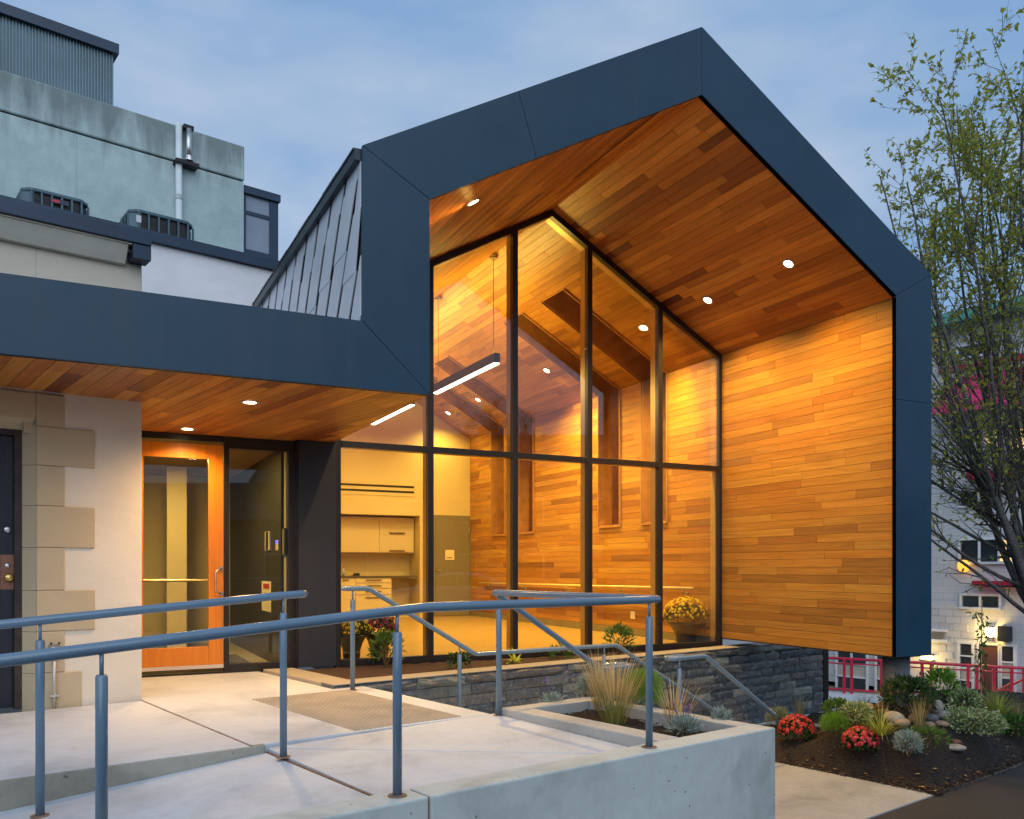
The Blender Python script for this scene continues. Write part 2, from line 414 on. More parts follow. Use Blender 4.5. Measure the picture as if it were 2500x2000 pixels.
# slot windows: reveals and panes
for a, b_ in SLOTS:
    r = MB(); zo = lambda x: ZOR - .04 - (x - XRG) / (XO - XRG) * (ZOR - ZOE)
    for y in (a + .001, b_ - .013):
        r.prism([(SX+.001, y, ceil_z(SX)), (XW, y, ceil_z(XW)), (XW, y, SZ), (XO-.02, y, SZ), (XO-.02, y, ZOE-.02), (SX+.001, y, zo(SX))], (0, .012, 0))
    r.box(XW, XO-.02, a+.014, b_-.014, SZ-.02, SZ)
    r.prism([(SX+.001, a+.014, ceil_z(SX)), (SX+.013, a+.014, ceil_z(SX+.012)), (SX+.013, a+.014, zo(SX)), (SX+.001, a+.014, zo(SX))], (0, b_-a-.028, 0))
    ro = r.build('window_slot', M['slotwood'], pav)
    t_ = MB()                                              # trim round the mouth
    for y0, y1 in ((a-.02, a+.0005), (b_-.0005, b_+.02)):
        t_.box(XW-.03, XW+.01, y0, y1, SZ-.02, ZE-.01)
        t_.prism([(SX, y0, ceil_z(SX)-.03), (XW-.03, y0, ceil_z(XW-.03)-.03), (XW-.03, y0, ceil_z(XW-.03)), (SX, y0, ceil_z(SX))], (0, y1-y0, 0))
    t_.box(XW-.03, XW+.01, a-.02, b_+.02, SZ-.045, SZ-.0205)
    t_.build('trim', plain('slot_trim', (.34,.17,.06), .45), ro)
    pm = MB().box(XO-.03, XO-.024, a+.015, b_-.015, SZ, ZOE-.06)
    pm.prism([(SX+.02, a+.015, zo(SX)-.004), (XO-.035, a+.015, zo(XO-.035)-.004), (XO-.035, a+.015, zo(XO-.035)+.004), (SX+.02, a+.015, zo(SX)+.004)], (0, b_-a-.03, 0))
    pm.build('pane', glass('slot_glass', (.30,.33,.36), 1.0), ro)
# left side: wall above the canopy, wall beside the room
MB().box(XL+.03, XI-.02, YF+.037, YG+.25, ZS+.01, ZOE-.03).build('wall', M['fascia_side'], pav)
MB().box(XL+.03, XI-.02, YG+.26, YK+.2, 0, ZOE-.03).build('wall', M['fascia_side'], pav)
MB().box(XI-.018, XI+.004, YG+.06, YK, 0, ZE).build('wall', M['cream'], pav)
MB().box(XL+.03, XO-.03, YK+.75, YK+.95, -.2, ZOE).build('wall', M['fascia_side'], pav)
XA, ZA = at_y(1024, 1258, YK).x, at_y(1000, 1259, YK).z      # kitchen alcove opening
MB().box(XI, XA, YK-.02, YK, ZA, ZE).build('back_wall', M['cream'], pav)
MB().box(XA, XW, YK-.02, YK, -.05, ZE).build('back_wall', M['cream'], pav)
MB().prism([(XI, YK-.02, ZE), (XW, YK-.02, ZE), (XRG, YK-.02, ZR)], (0, .02, 0)).build('back_wall', M['cream'], pav)
MB().box(XI, XA+.02, YK+.64, YK+.66, -.05, ZA+.3).build('alcove_wall', M['cream'], pav)
MB().box(XA, XA+.02, YK+.001, YK+.639, -.05, ZA+.3).build('alcove_wall', M['cream'], pav)
MB().box(XI, XA, YK+.001, YK+.639, ZA, ZA+.02).build('alcove_ceiling', M['cream'], pav)
MB().box(XI, XA, YK+.001, YK+.639, -.06, .02).build('alcove_floor', M['cream'], pav)
# shingled flank (interlocking metal shingles running on the slant)
shm = plain('metal_shingle', (.66,.69,.76), .36, .1, .5, .06, 4.)
flm = plain('eave_flashing', (.020,.035,.05), .4, .3)
def sh(y, z): return Vector((XL, y, z))
slope = (4.259-3.469) / (7.106-6.563)                    # seams fall this steeply going back
spc = .45
k0 = -3
for k in range(k0, 22):
    y_top = 6.44 + k * spc
    z = ZOE - .10 + .07 * ((k * 37) % 7) / 7 - .3
    segs = [ZOE - .09]
    q = ZOE - .09 - (.12 + .33 * ((k * 5) % 4) / 4)
    while q > ZC - .1: segs.append(q); q -= .46
    segs.append(ZC - .12)
    for i in range(len(segs) - 1):
        za, zb = segs[i], segs[i+1] - .006
        ya = y_top + (ZOE - .09 - za) / slope; yb = y_top + (ZOE - .09 - zb) / slope
        off = .018 if i % 2 else 0
        P = [(ya+off, za), (ya+spc-.085+off, za), (yb+spc-.085+off, zb), (yb+off, zb)]
        P = [(max(YF+.04, y), z_) for y, z_ in P]
        if P[1][0] - P[0][0] < .02 and P[2][0] - P[3][0] < .02: continue
        xo = .012 + .004 * (i % 2)
        MB().prism([(XL - xo + .008, y, z_) for y, z_ in P], (.012, 0, 0)).build('shingle', shm, pav, bevel=.003)
MB().box(XL+.015, XL+.029, YF+.04, 14, ZC-.1, ZOE-.05).build('seam_shade_underlay', M['black'], pav)  # black sheet seen through widened gaps, standing in for the seams' shadow lines
MB().box(XL-.05, XL+.05, YF+.036, 14.2, ZOE-.105, ZOE-.015).build('eave_flashing', flm, pav)
for i in range(16):
    y = YF + .06 + i * .48
    MB().box(XL-.058, XL+.1, y, y+.47, ZOE-.02, ZOE-.004+.006*(i%2)).build('roof_shingle', flm, pav)

# cedar boards: exterior ones each an object
ub = MB().box(-.5, .5, -.5, .5, -.5, .5).mesh('plank', M['wood']); ubw = MB().box(-.5, .5, -.5, .5, -.5, .5).mesh('plank', M['woodw'])
def runs(y0, y1, rr, lo=.55, hi=2.3):
    out = []; y = y0; first = True
    while y < y1 - .001:
        l = rr.uniform(lo, hi) * (rr.uniform(.35, 1) if first else 1); first = False
        e = min(y1, y + l)
        if y1 - e < .3: e = y1
        out.append((y, e)); y = e
    return out
rp = random.Random(11); PW = .0985
def plank(c, ex, ey, ez, dx, dy, dz, me=None):
    Mx = Matrix(((ex[0]*dx, ey[0]*dy, ez[0]*dz, c[0]), (ex[1]*dx, ey[1]*dy, ez[1]*dz, c[1]), (ex[2]*dx, ey[2]*dy, ez[2]*dz, c[2]), (0,0,0,1)))
    inst('plank', me or ub, pav, Mx)
Yv = Vector((0,1,0))
nrow = int((ZE - ZB) / PW) + 1; ph = (ZE - ZB) / nrow
for i in range(nrow):
    z = ZB + (i + .5) * ph
    for a, e in runs(YF+.05, YG-.005, rp):
        plank((XW + .011 - rp.uniform(0, .0015), (a+e)/2, z), (1,0,0), Yv, (0,0,1), .020, e-a-.0035, ph-.0035, ubw)
def slope_rows(x0, x1): 
    p0, p1 = Vector((x0, 0, ceil_z(x0))), Vector((x1, 0, ceil_z(x1))); n = int((p1-p0).length / PW); d = (p1-p0) / n
    return p0, d, n
for x0, x1 in ((XI, XRG), (XW, XRG)):
    p0, d, n = slope_rows(x0, x1); ex = d.normalized(); ez = ex.cross(Yv)
    if ez.z < 0: ez = -ez
    for i in range(n):
        c = p0 + d * (i + .5)
        for a, e in runs(YF+.05, YG-.005, rp):
            cc = c + ez * (.011 + rp.uniform(0, .0015)); plank((cc.x, (a+e)/2, cc.z), ex, Yv, ez, d.length-.0035, e-a-.0035, .020)
# interior boards, the same rows carried on inside
inn = MB(); ri = random.Random(5)
for i in range(nrow):
    z0, z1 = ZB + i*ph, ZB + (i+1)*ph
    if z1 < .02: continue
    for a, e in runs(YG+.06, YK-.02, ri, .6, 2.6):
        parts = [(a, e)]
        if z1 > SZ:
            for s0, s1 in SLOTS:
                parts = [(x, y) for p, q in parts for x, y in ((p, min(q, s0)), (max(p, s1), q)) if y - x > .01]
        t = ri.random()
        for p, q in parts: inn.box(XW + ri.uniform(0,.0015), XW+.02, p+.0015, q-.0015, max(z0, SZ if 0 else z0)+.0015, z1-.0015, r=t)
for x0, x1 in ((XI, XRG), (XW, XRG)):
    p0, d, n = slope_rows(x0, x1); ez = d.normalized().cross(Yv); ez = -ez if ez.z < 0 else ez
    for i in range(n):
        A, B = p0 + d*i + d*.015, p0 + d*(i+1) - d*.015
        for a, e in runs(YG+.06, YK-.02, ri, .6, 2.6):
            parts = [(a, e)]
            if x0 == XW and max(A.x, B.x) > SX + .02:
                for s0, s1 in SLOTS:
                    parts = [(x, y) for p, q in parts for x, y in ((p, min(q, s0)), (max(p, s1), q)) if y - x > .01]
            t = ri.random(); off = ez * ri.uniform(0, .0015)
            for p, q in parts:
                P = [Vector((A.x, p+.0015, A.z)), Vector((B.x, p+.0015, B.z)), Vector((B.x, q-.0015, B.z)), Vector((A.x, q-.0015, A.z))]
                inn.prism([v + off for v in P], ez * .02, r=t)
tag(inn.build('planking', M['woodj'], pav), kind='stuff')
# inner left cheek of the porch (faces the wood wall)
ck = MB()
for i in range(int((ZE-ZS)/PW)):
    z = ZS + i*PW
    for a, e in runs(YF+.05, YG-.01, ri): ck.box(XI-.016, XI+.002, a+.0015, e-.0015, z+.0015, z+PW-.0015, r=ri.random())
tag(ck.build('planking', M['woodj'], pav), kind='stuff')
MB().box(XW+.022, XW+.03, YF+.05, YG, ZB+.005, ZE).build('backing', M['black'], pav)
MB().box(XW-.0, XO-.012, YF+.037, YK, ZB-.012, ZB-.001).build('underside', M['black'], pav)
# black reveals round the inside of the front frame
rv = MB()
rv.box(XW-.056, XW-.0005, YF+.036, YF+.048, ZB, ZE-.01)
rv.build('reveal', M['gap'], pav)
MB().box(XW-.0575, XW-.0552, YF+.002, YF+.05, ZB+.001, ZE-.02).build('reveal', M['gap'], pav)
MB().prism([(XRG, YF+.002, ZR-.0005), (XW-.058, YF+.002, ZE-.0005), (XW-.058, YF+.002, ZE-.006), (XRG, YF+.002, ZR-.006)], (0,.048,0)).build('reveal', M['gap'], pav)

# canopy: boards along the old building's grid, each clipped to the canopy outline
def clip(poly, a, b_, c):                                # keep a*x+b*y <= c
    out = []
    for i in range(len(poly)):
        p, q = poly[i], poly[(i+1) % len(poly)]; dp = a*p[0]+b_*p[1]-c; dq = a*q[0]+b_*q[1]-c
        if dp <= 0: out.append(p)
        if dp * dq < 0: s = dp / (dp - dq); out.append((p[0]+(q[0]-p[0])*s, p[1]+(q[1]-p[1])*s))
    return out
outline = [(-1.6, YF+.05), (XI-.005, YF+.05), (XI-.005, 9.43), (-1.6, 9.43)]
rc = random.Random(21)
u = -1.0
while u < 4.6:
    for a, e in runs(5.2, 9.6, rc, .7, 2.6):
        P = [W(u+.002, a+.002), W(u+PW*1.25-.002, a+.002), W(u+PW*1.25-.002, e-.002), W(u+.002, e-.002)]; P = [(p.x, p.y) for p in P]
        for i in range(len(outline)):
            p, q = outline[i], outline[(i+1) % len(outline)]
            nx, ny = (q[1]-p[1]), -(q[0]-p[0]); P = clip(P, nx, ny, nx*p[0]+ny*p[1])
            if len(P) < 3: break
        if len(P) >= 3:
            ar = abs(sum(P[i][0]*P[(i+1)%len(P)][1]-P[(i+1)%len(P)][0]*P[i][1] for i in range(len(P))))/2
            if ar > .004: MB().prism([(x, y, ZS + rc.uniform(0,.0015)) for x, y in P], (0,0,.018)).build('plank', M['woodv'], pav)
    u += PW * 1.25
MB().box(-4, XI-.01, YF+.037, 9.46, ZS+.022, ZC-.03).build('canopy_deck', M['fascia_side'], pav)
MB().box(-4, XL-.01, YF+.037, YG+.4, ZC-.028, ZC+.004).build('canopy_flashing', flm, pav)
MB().box(-4, XI-.003, YF+.0365, YF+.049, ZS-.002, ZS+.02).build('reveal', M['black'], pav)

# ---- window wall
gx = [at_y(x, 1100, YG).x for x in (826, 1050, 1256, 1438, 1610, 1763)]
gx[0] = XI + .04; gx[-1] = XW - .02
ZT = 2.47; ZSL = .02
fw, fd = .035, .16
def mull(x, z0, z1, name='mullion', w=fw):
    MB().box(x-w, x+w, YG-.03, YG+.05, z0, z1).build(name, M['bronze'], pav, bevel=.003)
    MB().box(x-w*.85, x+w*.85, YG+.0505, YG+fd, z0+.005, z1-.005).build(name, M['bronze_lit'], pav)
for i, x in enumerate(gx):
    mull(x, ZSL, ceil_z(x) - .02 if i not in (0, 5) else ZE - .03, w=fw if i not in (0, 5) else .03)
for i in range(5):
    a, e = gx[i] + fw + .001, gx[i+1] - fw - .001
    MB().box(a, e, YG-.03, YG+.05, ZT-.035, ZT+.035).build('transom', M['bronze'], pav, bevel=.003)
    MB().box(a, e, YG+.051, YG+fd-.02, ZT-.03, ZT+.03).build('transom', M['bronze_lit'], pav)
    MB().box(a, e, YG-.03, YG+.05, ZSL, ZSL+.07).build('window_sill', M['bronze'], pav, bevel=.003)
    MB().box(a, e, YG+.051, YG+fd-.02, ZSL, ZSL+.06).build('window_sill', M['bronze_lit'], pav)
    MB().box(a-.01, e+.01, YG-.004, YG+.004, ZSL+.065, ZT-.03).build('pane', M['glass'], pav)
    xs = [a-.01] + ([XRG] if a < XRG < e else []) + [e+.01]
    poly = [(a-.01, YG-.004, ZT+.03), (e+.01, YG-.004, ZT+.03)] + [(x, YG-.004, ceil_z(x)-.06) for x in reversed(xs)]
    MB().prism(poly, (0, .008, 0)).build('pane', M['glass'], pav)
MB().box(gx[0]-.03, gx[-1]+.03, YG-.05, YG+.05, -.12, ZSL-.001).build('window_sill', M['bronze'], pav)
for xa, xb in ((XI+.0, XRG), (XRG, XW)):
    P = [(xa, YG-.031, ceil_z(xa)-.001), (xb, YG-.031, ceil_z(xb)-.001), (xb, YG-.031, ceil_z(xb)-.085), (xa, YG-.031, ceil_z(xa)-.085)]
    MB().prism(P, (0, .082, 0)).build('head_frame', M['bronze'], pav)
    P = [(x, YG+.052, z) for x, _, z in P]; MB().prism(P, (0, fd-.06, 0)).build('head_frame', M['bronze_lit'], pav)
# ---- room floor, base boards
fl = NT('vinyl_floor'); v_ = fl.noise(fl.pos((2.2, 22, 2)), 1., 4, .6); fl.p(Base_Color=fl.ramp(v_, [(.3, (.30,.19,.07)), (.7, (.42,.28,.11))]).outputs[0], Roughness=.28)
MB().box(XI, XW+.02, YG+.05, YK, -.10, .02).build('room_floor', fl.m, pav)
MB().box(XW-.022, XW-.001, YG+.17, YK-.03, .021, .13).build('baseboard', plain('rubber_base', (.20,.165,.11), .5), pav)

# ---- entrance screen: timber door, sidelight, dark panel
YD = 9.40
P = lambda x, y: at_y(x, y, YD)
xd0, xd1, xs0, xs1, xp0 = .40, P(545,1400).x, P(558,1400).x, P(702,1400).x, P(722,1400).x
zdt = 2.38
ent = pav
MB().box(-.3, xp0, YD-.03, YD+.05, zdt+.035, ZS-.001).build('door_frame', M['bronze'], ent)
MB().box(xd1+.004, xs0, YD-.04, YD+.06, 0, zdt+.034).build('door_frame', M['bronze'], ent, bevel=.003)
MB().box(xs1, xp0, YD-.04, YD+.06, 0, zdt+.034).build('door_frame', M['bronze'], ent, bevel=.003)
MB().box(xs0+.001, xs1-.001, YD-.04, YD+.06, 0, .085).build('door_frame', M['bronze'], ent)
MB().box(xs0+.001, xs1-.001, YD-.03, YD+.05, zdt-.02, zdt+.034).build('door_frame', M['bronze'], ent)
MB().box(xs0, xs1, YD, YD+.008, .08, zdt-.015).build('pane', M['glass'], ent)
MB().box(xp0+.002, XI+.012, YD-.135, YD+.03, .03, ZS-.003).build('dark_panel', M['fascia_side'], ent)
MB().box(xp0-.02, xp0+.001, YD-.10, YD+.05, .0, ZS-.004).build('trim', M['bronze'], ent)
dw = NT('fir_door'); g1 = dw.noise(dw.pos((30, 30, 1.5)), 1., 4, .6, .6); dw.p(Base_Color=dw.ramp(g1, [(.3, (.56,.17,.006)), (.7, (.70,.24,.012))]).outputs[0], Roughness=.35)
door = MB(); st = .15
door.box(xd0, xd0+st, YD-.03, YD+.015, .055, zdt); door.box(xd1-st, xd1, YD-.03, YD+.015, .055, zdt)
door.box(xd0+st+.0005, xd1-st-.0005, YD-.029, YD+.014, zdt-.15, zdt); door.box(xd0+st+.0005, xd1-st-.0005, YD-.029, YD+.014, .055, .285)
dor = door.build('door', dw.m, ent, bevel=.003)
MB().box(xd0+st, xd1-st, YD-.008, YD-.002, .28, zdt-.14).build('pane', M['glass'], dor)
stl = plain('brushed_steel', (.55,.55,.55), .3, .9)
MB().box(xd0, xd1, YD-.034, YD-.0305, .058, .095).build('kick_plate', plain('kick_plate', (.62,.55,.50), .4, .3), dor)
MB().box(xd0, xd1+.01, YD-.05, YD+.05, .0, .02).build('threshold', M['bronze'], dor)
hx = P(531,1400).x; hz0, hz1 = P(531,1450).z, P(531,1388).z
h = MB().tube([(hx+.03, YD-.03, hz1), (hx+.03, YD-.075, hz1), (hx-.03, YD-.095, hz1-.03), (hx-.03, YD-.095, hz0+.03), (hx+.03, YD-.075, hz0), (hx+.03, YD-.03, hz0)], .009, 10)
h.build('handle', stl, dor, smooth=True)
for z in (hz0, hz1): MB().lathe([(.0,0),(.022,0),(.022,.008),(.0,.008)], (hx+.03, YD-.031, z), 14, axis=Matrix.Rotation(R_(90), 3, 'X')).build('rosette', stl, dor)
MB().tube([(xd0+.1, YD+.03, hz0+.14), (xd1-.1, YD+.03, hz0+.14)], .014, 8).build('push_bar', plain('brass_bar', (.6,.45,.22), .35, .7), dor)

# ---- vestibule behind the screen
vx0, vx1, vy1 = -.6, XL-.02+.08, 13.2
hl = M['hallwall']
MB().box(vx1, vx1+.02, YD+.06, vy1, 0, 2.7).build('hall_wall', hl, pav)
MB().box(vx0, vx1, vy1, vy1+.05, 0, 2.7).build('hall_wall', hl, pav)
MB().box(vx0-.05, vx0, YD+.06, vy1, 0, 2.7).build('hall_wall', hl, pav)
MB().box(vx0, vx1, YD+.06, vy1, 2.42, 2.46).build('hall_ceiling', plain('hall_ceiling', (.30,.19,.11), .7), pav)
MB().box(vx0, vx1, YD+.06, vy1, -.08, .005).build('hall_floor', plain('hall_floor', (.30,.28,.24), .5), pav)
mt = MB()
for i in range(40): mt.box(vx0+.3, vx1-.25, YD+.15+i*.042, YD+.15+i*.042+.026, .006, .013)
mt.build('door_mat', plain('mat_rubber', (.05,.05,.05), .9), pav)
MB().box(vx1-.012, vx1-.0005, YD+.07, vy1, .006, .10).build('baseboard', M['black'], pav)
# wall beside the stair seen through the door glass
MB().box(.98, 1.22, 11.9, 12.0, 0.006, 2.415).build('hall_wall', hl, pav)

# ================================================================== LIGHTS
WARM = (1.0, .57, .13); WARMI = (1.0, .65, .13); WARMC = (1.0, .58, .24); WARMW = (1.0, .64, .15)
bulb = emit('lamp_lens', (1.0, .80, .48), 22.0)
trimw = plain('lamp_trim', (.5,.42,.3), .4)
def downlight(c, n, label, power, where, spread=125, col=None):
    c = Vector(c); n = Vector(n).normalized()
    t = thing('recessed_downlight', label, 'downlight', c, where)
    ax = n.to_track_quat('Z', 'Y').to_matrix()
    MB().lathe([(.052,0),(.075,0),(.075,.006),(.052,.004)], c, 20, axis=ax, cap=False).build('trim', trimw, t, smooth=True)
    MB().lathe([(.0,.001),(.054,.001),(.05,.005),(.0,.008)], c, 18, axis=ax).build('lens', bulb, t)
    light('lamp', 'SPOT', c + n * .02 + Vector((0,0,-.01)), t, power, col or WARM, c + n * .02 + Vector((0,0,-1)), spot_size=R_(spread), spot_blend=1.0, shadow_soft_size=.04)
dn_r = Vector((-MR, 0, -1)); dn_l = Vector((ML, 0, -1)); down = Vector((0,0,-1))
g_out, g_in = 'downlights in the porch ceiling', 'downlights in the room ceiling'
def tilt(n): return Vector((n.x*.9, 0, n.z))
downlight(on_r(1925, 644), dn_r, 'lit downlight in the porch ceiling nearest the front frame', 520, g_out, 138)
downlight(on_r(1728, 733), dn_r, 'lit downlight in the porch ceiling next to the window wall', 520, g_out, 138)
downlight(on_l(1155, 494), dn_l, 'lit downlight in the left slope of the porch ceiling', 420, g_out, 160)
for x, y, w_ in ((1573,800,'first one behind the glass'), (1335,905,'second one behind the glass'), (1167,976,'third one behind the glass'), (1094,1009,'the one nearest the cream back wall')):
    downlight(on_r(x, y), dn_r, 'lit downlight in the sloping room ceiling, ' + w_, 1300 if x > 1300 else 420 if x > 1100 else 240, g_in, 142, WARMI)
downlight(at_z(610, 982, ZS-.001), down, 'lit downlight in the flat canopy soffit, nearer the front edge', 230, 'downlights in the canopy', 150, WARMC)
downlight(at_z(458, 1047, ZS-.001), down, 'lit downlight in the flat canopy soffit over the timber door', 150, 'downlights in the canopy', 150, WARMC)
tube_m = emit('tube_diffuser', (1.0, .88, .66), 14.0)
hous = plain('pendant_housing', (.045,.040,.035), .4, .4)
for (y0, y1, lb) in ((10.85, 13.2, 'long linear pendant light hanging nearer the window wall'), (14.3, 16.6, 'long linear pendant light hanging nearer the back wall')):
    t = thing('pendant_light', lb, 'pendant light', (XRG, (y0+y1)/2, 3.98), 'linear pendant lights in the room')
    MB().box(XRG-.045, XRG+.045, y0, y1, 3.985, 4.12).build('housing', hous, t)
    MB().box(XRG-.038, XRG+.038, y0+.01, y1-.01, 3.972, 3.984).build('diffuser', tube_m, t)
    for y in (y0+.12, y1-.12):
        MB().tube([(XRG, y, 4.12), (XRG, y, ZR-.05)], .004, 6).build('cable', hous, t)
        MB().lathe([(.0,0),(.06,0),(.06,.02),(.0,.02)], (XRG, y, ZR-.065), 16).build('ceiling_plate', plain('plate', (.25,.2,.13), .4), t)
    light('lamp', 'AREA', (XRG, (y0+y1)/2, 4.13), t, 95, WARMI, (XRG, (y0+y1)/2, 9), shape='RECTANGLE', size=.08, size_y=y1-y0-.05)
    light('lamp', 'AREA', (XRG, (y0+y1)/2, 3.965), t, 130, WARMW, (XRG, (y0+y1)/2, 0), shape='RECTANGLE', size=.08, size_y=y1-y0-.05)
hall = thing('ceiling_light', 'small lit ceiling light inside the entrance hall behind the timber door', 'ceiling light', (.9, 10.6, 2.41))
MB().box(.82, .98, 10.5, 10.75, 2.40, 2.418).build('diffuser', emit('hall_lens', (1,.82,.55), 9), hall)
light('lamp', 'AREA', (.9, 10.6, 2.39), hall, 60, WARMW, (.9, 10.6, 0), size=.2)

# ================================================================== CONCRETE WALLS, PLANTER, STAIRS, SLATE WALL
rw = thing('retaining_wall', 'long pale grey concrete retaining wall in front of the ramp', 'wall', W(2.4, 3.4, -1.06))
uj = UV(at_v(1050, 1965, 3.30))[0]
cwm = M['conc_wall']
MB().box(-5, uj-.006, 3.30, 3.49, -1.4, .052, W).build('wall_section', cwm, rw, bevel=.010)
MB().box(uj+.006, 4.88, 3.30, 3.49, -1.4, .052, W).build('wall_section', cwm, rw, bevel=.010)
MB().box(uj-.0055, uj+.0055, 3.315, 3.48, -1.4, .045, W).build('joint', M['joint'], rw)
pl = thing('planter', 'concrete planter box at the end of the ramp wall', 'planter', W(4.4, 4.2, -1.06))
pc = concrete('planter_concrete', (.42,.42,.40), .8, .3, True)
MB().box(3.962, 4.14, 3.4915, 5.06, -1.3, .0515, W).build('planter_wall', pc, pl, bevel=.008)
MB().box(4.142, 4.735, 4.91, 5.06, -1.3, .051, W).build('planter_wall', pc, pl, bevel=.008)
MB().box(4.737, 4.88, 3.4915, 5.06, -1.3, .0515, W).build('planter_wall', pc, pl, bevel=.008)
sb = MB(); gr = []
for i in range(31):
    for j in range(71):
        u = 4.141 + .595*i/30; v = 3.491 + 1.418*j/70
        gr.append(W(u, v, -.035 + .02*math.sin(u*9)*math.sin(v*5) + random.uniform(-.008,.010)))
sb.add(gr, [(i*71+j, (i+1)*71+j, (i+1)*71+j+1, i*71+j+1) for i in range(30) for j in range(70)])
sb.build('soil', M['mulch'], pl, smooth=True)
stairs = thing('stairs', 'concrete stairs going down beside the dark slate wall', 'stairs', W(5.5, 6.0, -1.06))
nst = 0
for k in range(4):
    MB().box(3.935+.3*k, 4.235+.3*k-.002 if k < 3 else 7.1, 5.065, 7.095, -1.3, -.165*(k+1), W).build('step', M['conc_walk'], stairs, bevel=.01)
for k in range(2):
    MB().box(7.102+.32*k, 7.42+.32*k, 5.4, 7.095, -1.3, -.66-.13*(k+1), W).build('step', M['conc_walk'], stairs, bevel=.01)

# slate wall: every stone a piece
sw = thing('slate_wall', 'low garden wall of dark blue grey slate blocks under the windows', 'wall', W(7.5, 7.2, -1.06))
slm = NT('slate'); rnd = slm.n('ObjectInfo').outputs['Random']
o = slm.n('CombineXYZ', {0: slm.math('MULTIPLY', rnd, 37.), 1: slm.math('MULTIPLY', rnd, 91.), 2: slm.math('MULTIPLY', rnd, 53.)}).outputs[0]
pv = slm.n('VectorMath', {0: slm.pos(), 1: o}, operation='ADD').outputs[0]
n1 = slm.noise(pv, 6, 6, .65, 1.5); n2 = slm.noise(pv, 3.2, 5, .6, 3.5)
bs = slm.ramp(rnd, [(0, (.020,.030,.042)), (.3, (.034,.047,.062)), (.55, (.050,.062,.075)), (.75, (.058,.058,.064)), (.9, (.085,.098,.098)), (1, (.14,.16,.155))]).outputs[0]
cc = slm.mix(slm.ramp(n1, [(.3, (0,0,0)), (.75, (.8,)*3)]).outputs[0], bs, slm.mix(1., bs, (1.9,1.8,1.7), 'MULTIPLY'))
cc = slm.mix(slm.ramp(n2, [(.485, (0,0,0)), (.5, (.65,)*3), (.515, (0,0,0))]).outputs[0], cc, (.30,.32,.33))
slm.p(Base_Color=cc, Roughness=slm.ramp(n1, [(.3, (.35,)*3), (.7, (.6,)*3)]).outputs[0], Specular_IOR_Level=.5)
slm.bump(n1, .45, .008); M['slate'] = slm.m
def stone_mesh(seed):
    rr = random.Random(seed); m = MB(); nx, nz = 5, 3; vs_ = []
    for i in range(nx+1):
        for j in range(nz+1):
            e = (i in (0, nx)) or (j in (0, nz))
            vs_.append((-.5+i/nx + (rr.uniform(-.03,.03) if 0 < i < nx else 0), (-.5 + (.10 if e else 0)) + rr.uniform(-.07,.07), -.5+j/nz + (rr.uniform(-.06,.06) if 0<j<nz else rr.uniform(-.02,.02))))
    fs_ = [(i*(nz+1)+j, (i+1)*(nz+1)+j, (i+1)*(nz+1)+j+1, i*(nz+1)+j+1) for i in range(nx) for j in range(nz)]
    ring = [i*(nz+1) for i in range(nx+1)] + [nx*(nz+1)+j for j in range(1, nz+1)] + [i*(nz+1)+nz for i in range(nx-1, -1, -1)] + [j for j in range(nz-1, 0, -1)]
    b0 = len(vs_); vs_ += [(vs_[k][0], .5, vs_[k][2]) for k in ring]; n = len(ring)
    for k in range(n): fs_.append((ring[k], b0+k, b0+(k+1)%n, ring[(k+1)%n]))
    fs_.append(tuple(range(b0, b0+n)))
    return m.add(vs_, fs_).mesh('stone', M['slate'])
sms = [stone_mesh(s) for s in range(7)]
Ru = Matrix.Rotation(TH, 4, 'Z'); rs = random.Random(9)
VS = 7.10
def stone(u0, u1, v0, v1, z0, z1):
    c = W((u0+u1)/2, (v0+v1)/2, (z0+z1)/2)
    fl_ = rs.choice((-1, 1))
    inst('stone', rs.choice(sms), sw, Matrix.Translation(c) @ Ru @ Matrix.Diagonal((fl_*(u1-u0-.004), (v1-v0), (z1-z0-.004), 1)) )
rows = 9; zr0, zr1 = zL-.02, -.085; rh = (zr1-zr0)/rows
for r_ in range(rows):
    u = 3.65 - rs.uniform(0, .3) if r_ >= rows-4 else 4.4 + r_*.0 - rs.uniform(0,.3)
    if r_ < rows-6: u = 5.3 - rs.uniform(0,.3)
    while u < 11.78:
        l = rs.choice((.22, .30, .36, .42, .5)) * rs.uniform(.9, 1.15); e = min(11.78, u + l)
        if 11.78 - e < .14: e = 11.78
        px = rs.uniform(-.006, .008)
        stone(max(u, 3.62), e, VS - .012 + px, VS+.07, zr0 + r_*rh, zr0 + (r_+1)*rh); u = e
u = 3.62
while u < 11.75:
    l = rs.uniform(.45, 1.05); e = min(11.78, u + l); e = 11.78 if 11.78 - e < .3 else e
    stone(u, e, VS - .03 + rs.uniform(-.004,.004), VS+.24, -.083, .028); u = e
MB().box(3.63, 11.77, VS+.071, VS+.28, zL-.3, -.09, W).build('core', M['black'], sw)
cpm = stucco('coping_top', (.36,.33,.28)); 
MB().box(3.625, 11.75, VS-.018, VS+.25, .0285, .036, W).build('coping_top', cpm, sw)
MB().prism([W(3.625, VS+.255, -.03), W(3.93, VS+.255, -.03), W(3.93, 8.62, -.03), W(3.625, 8.70, -.03)], (0,0,.062)).build('coping_slab', cpm, sw, bevel=.006)
MB().box(11.70, 11.83, VS-.02, VS+.1, zL-.02, .02, W).build('corner_post', M['bronze'], sw)
soil = MB(); gp = []
for i in range(121):
    for j in range(11):
        u = 3.935 + i*(7.8/120); v0 = VS+.251; v1 = (YG - .05 - u*SU) / CU
        v1 = max(v1, v0+.02); v = v0 + (v1-v0)*j/10
        gp.append(W(u, v, .005 + random.uniform(-.008,.010)))
soil.add(gp, [(i*11+j, (i+1)*11+j, (i+1)*11+j+1, i*11+j+1) for i in range(120) for j in range(10)])
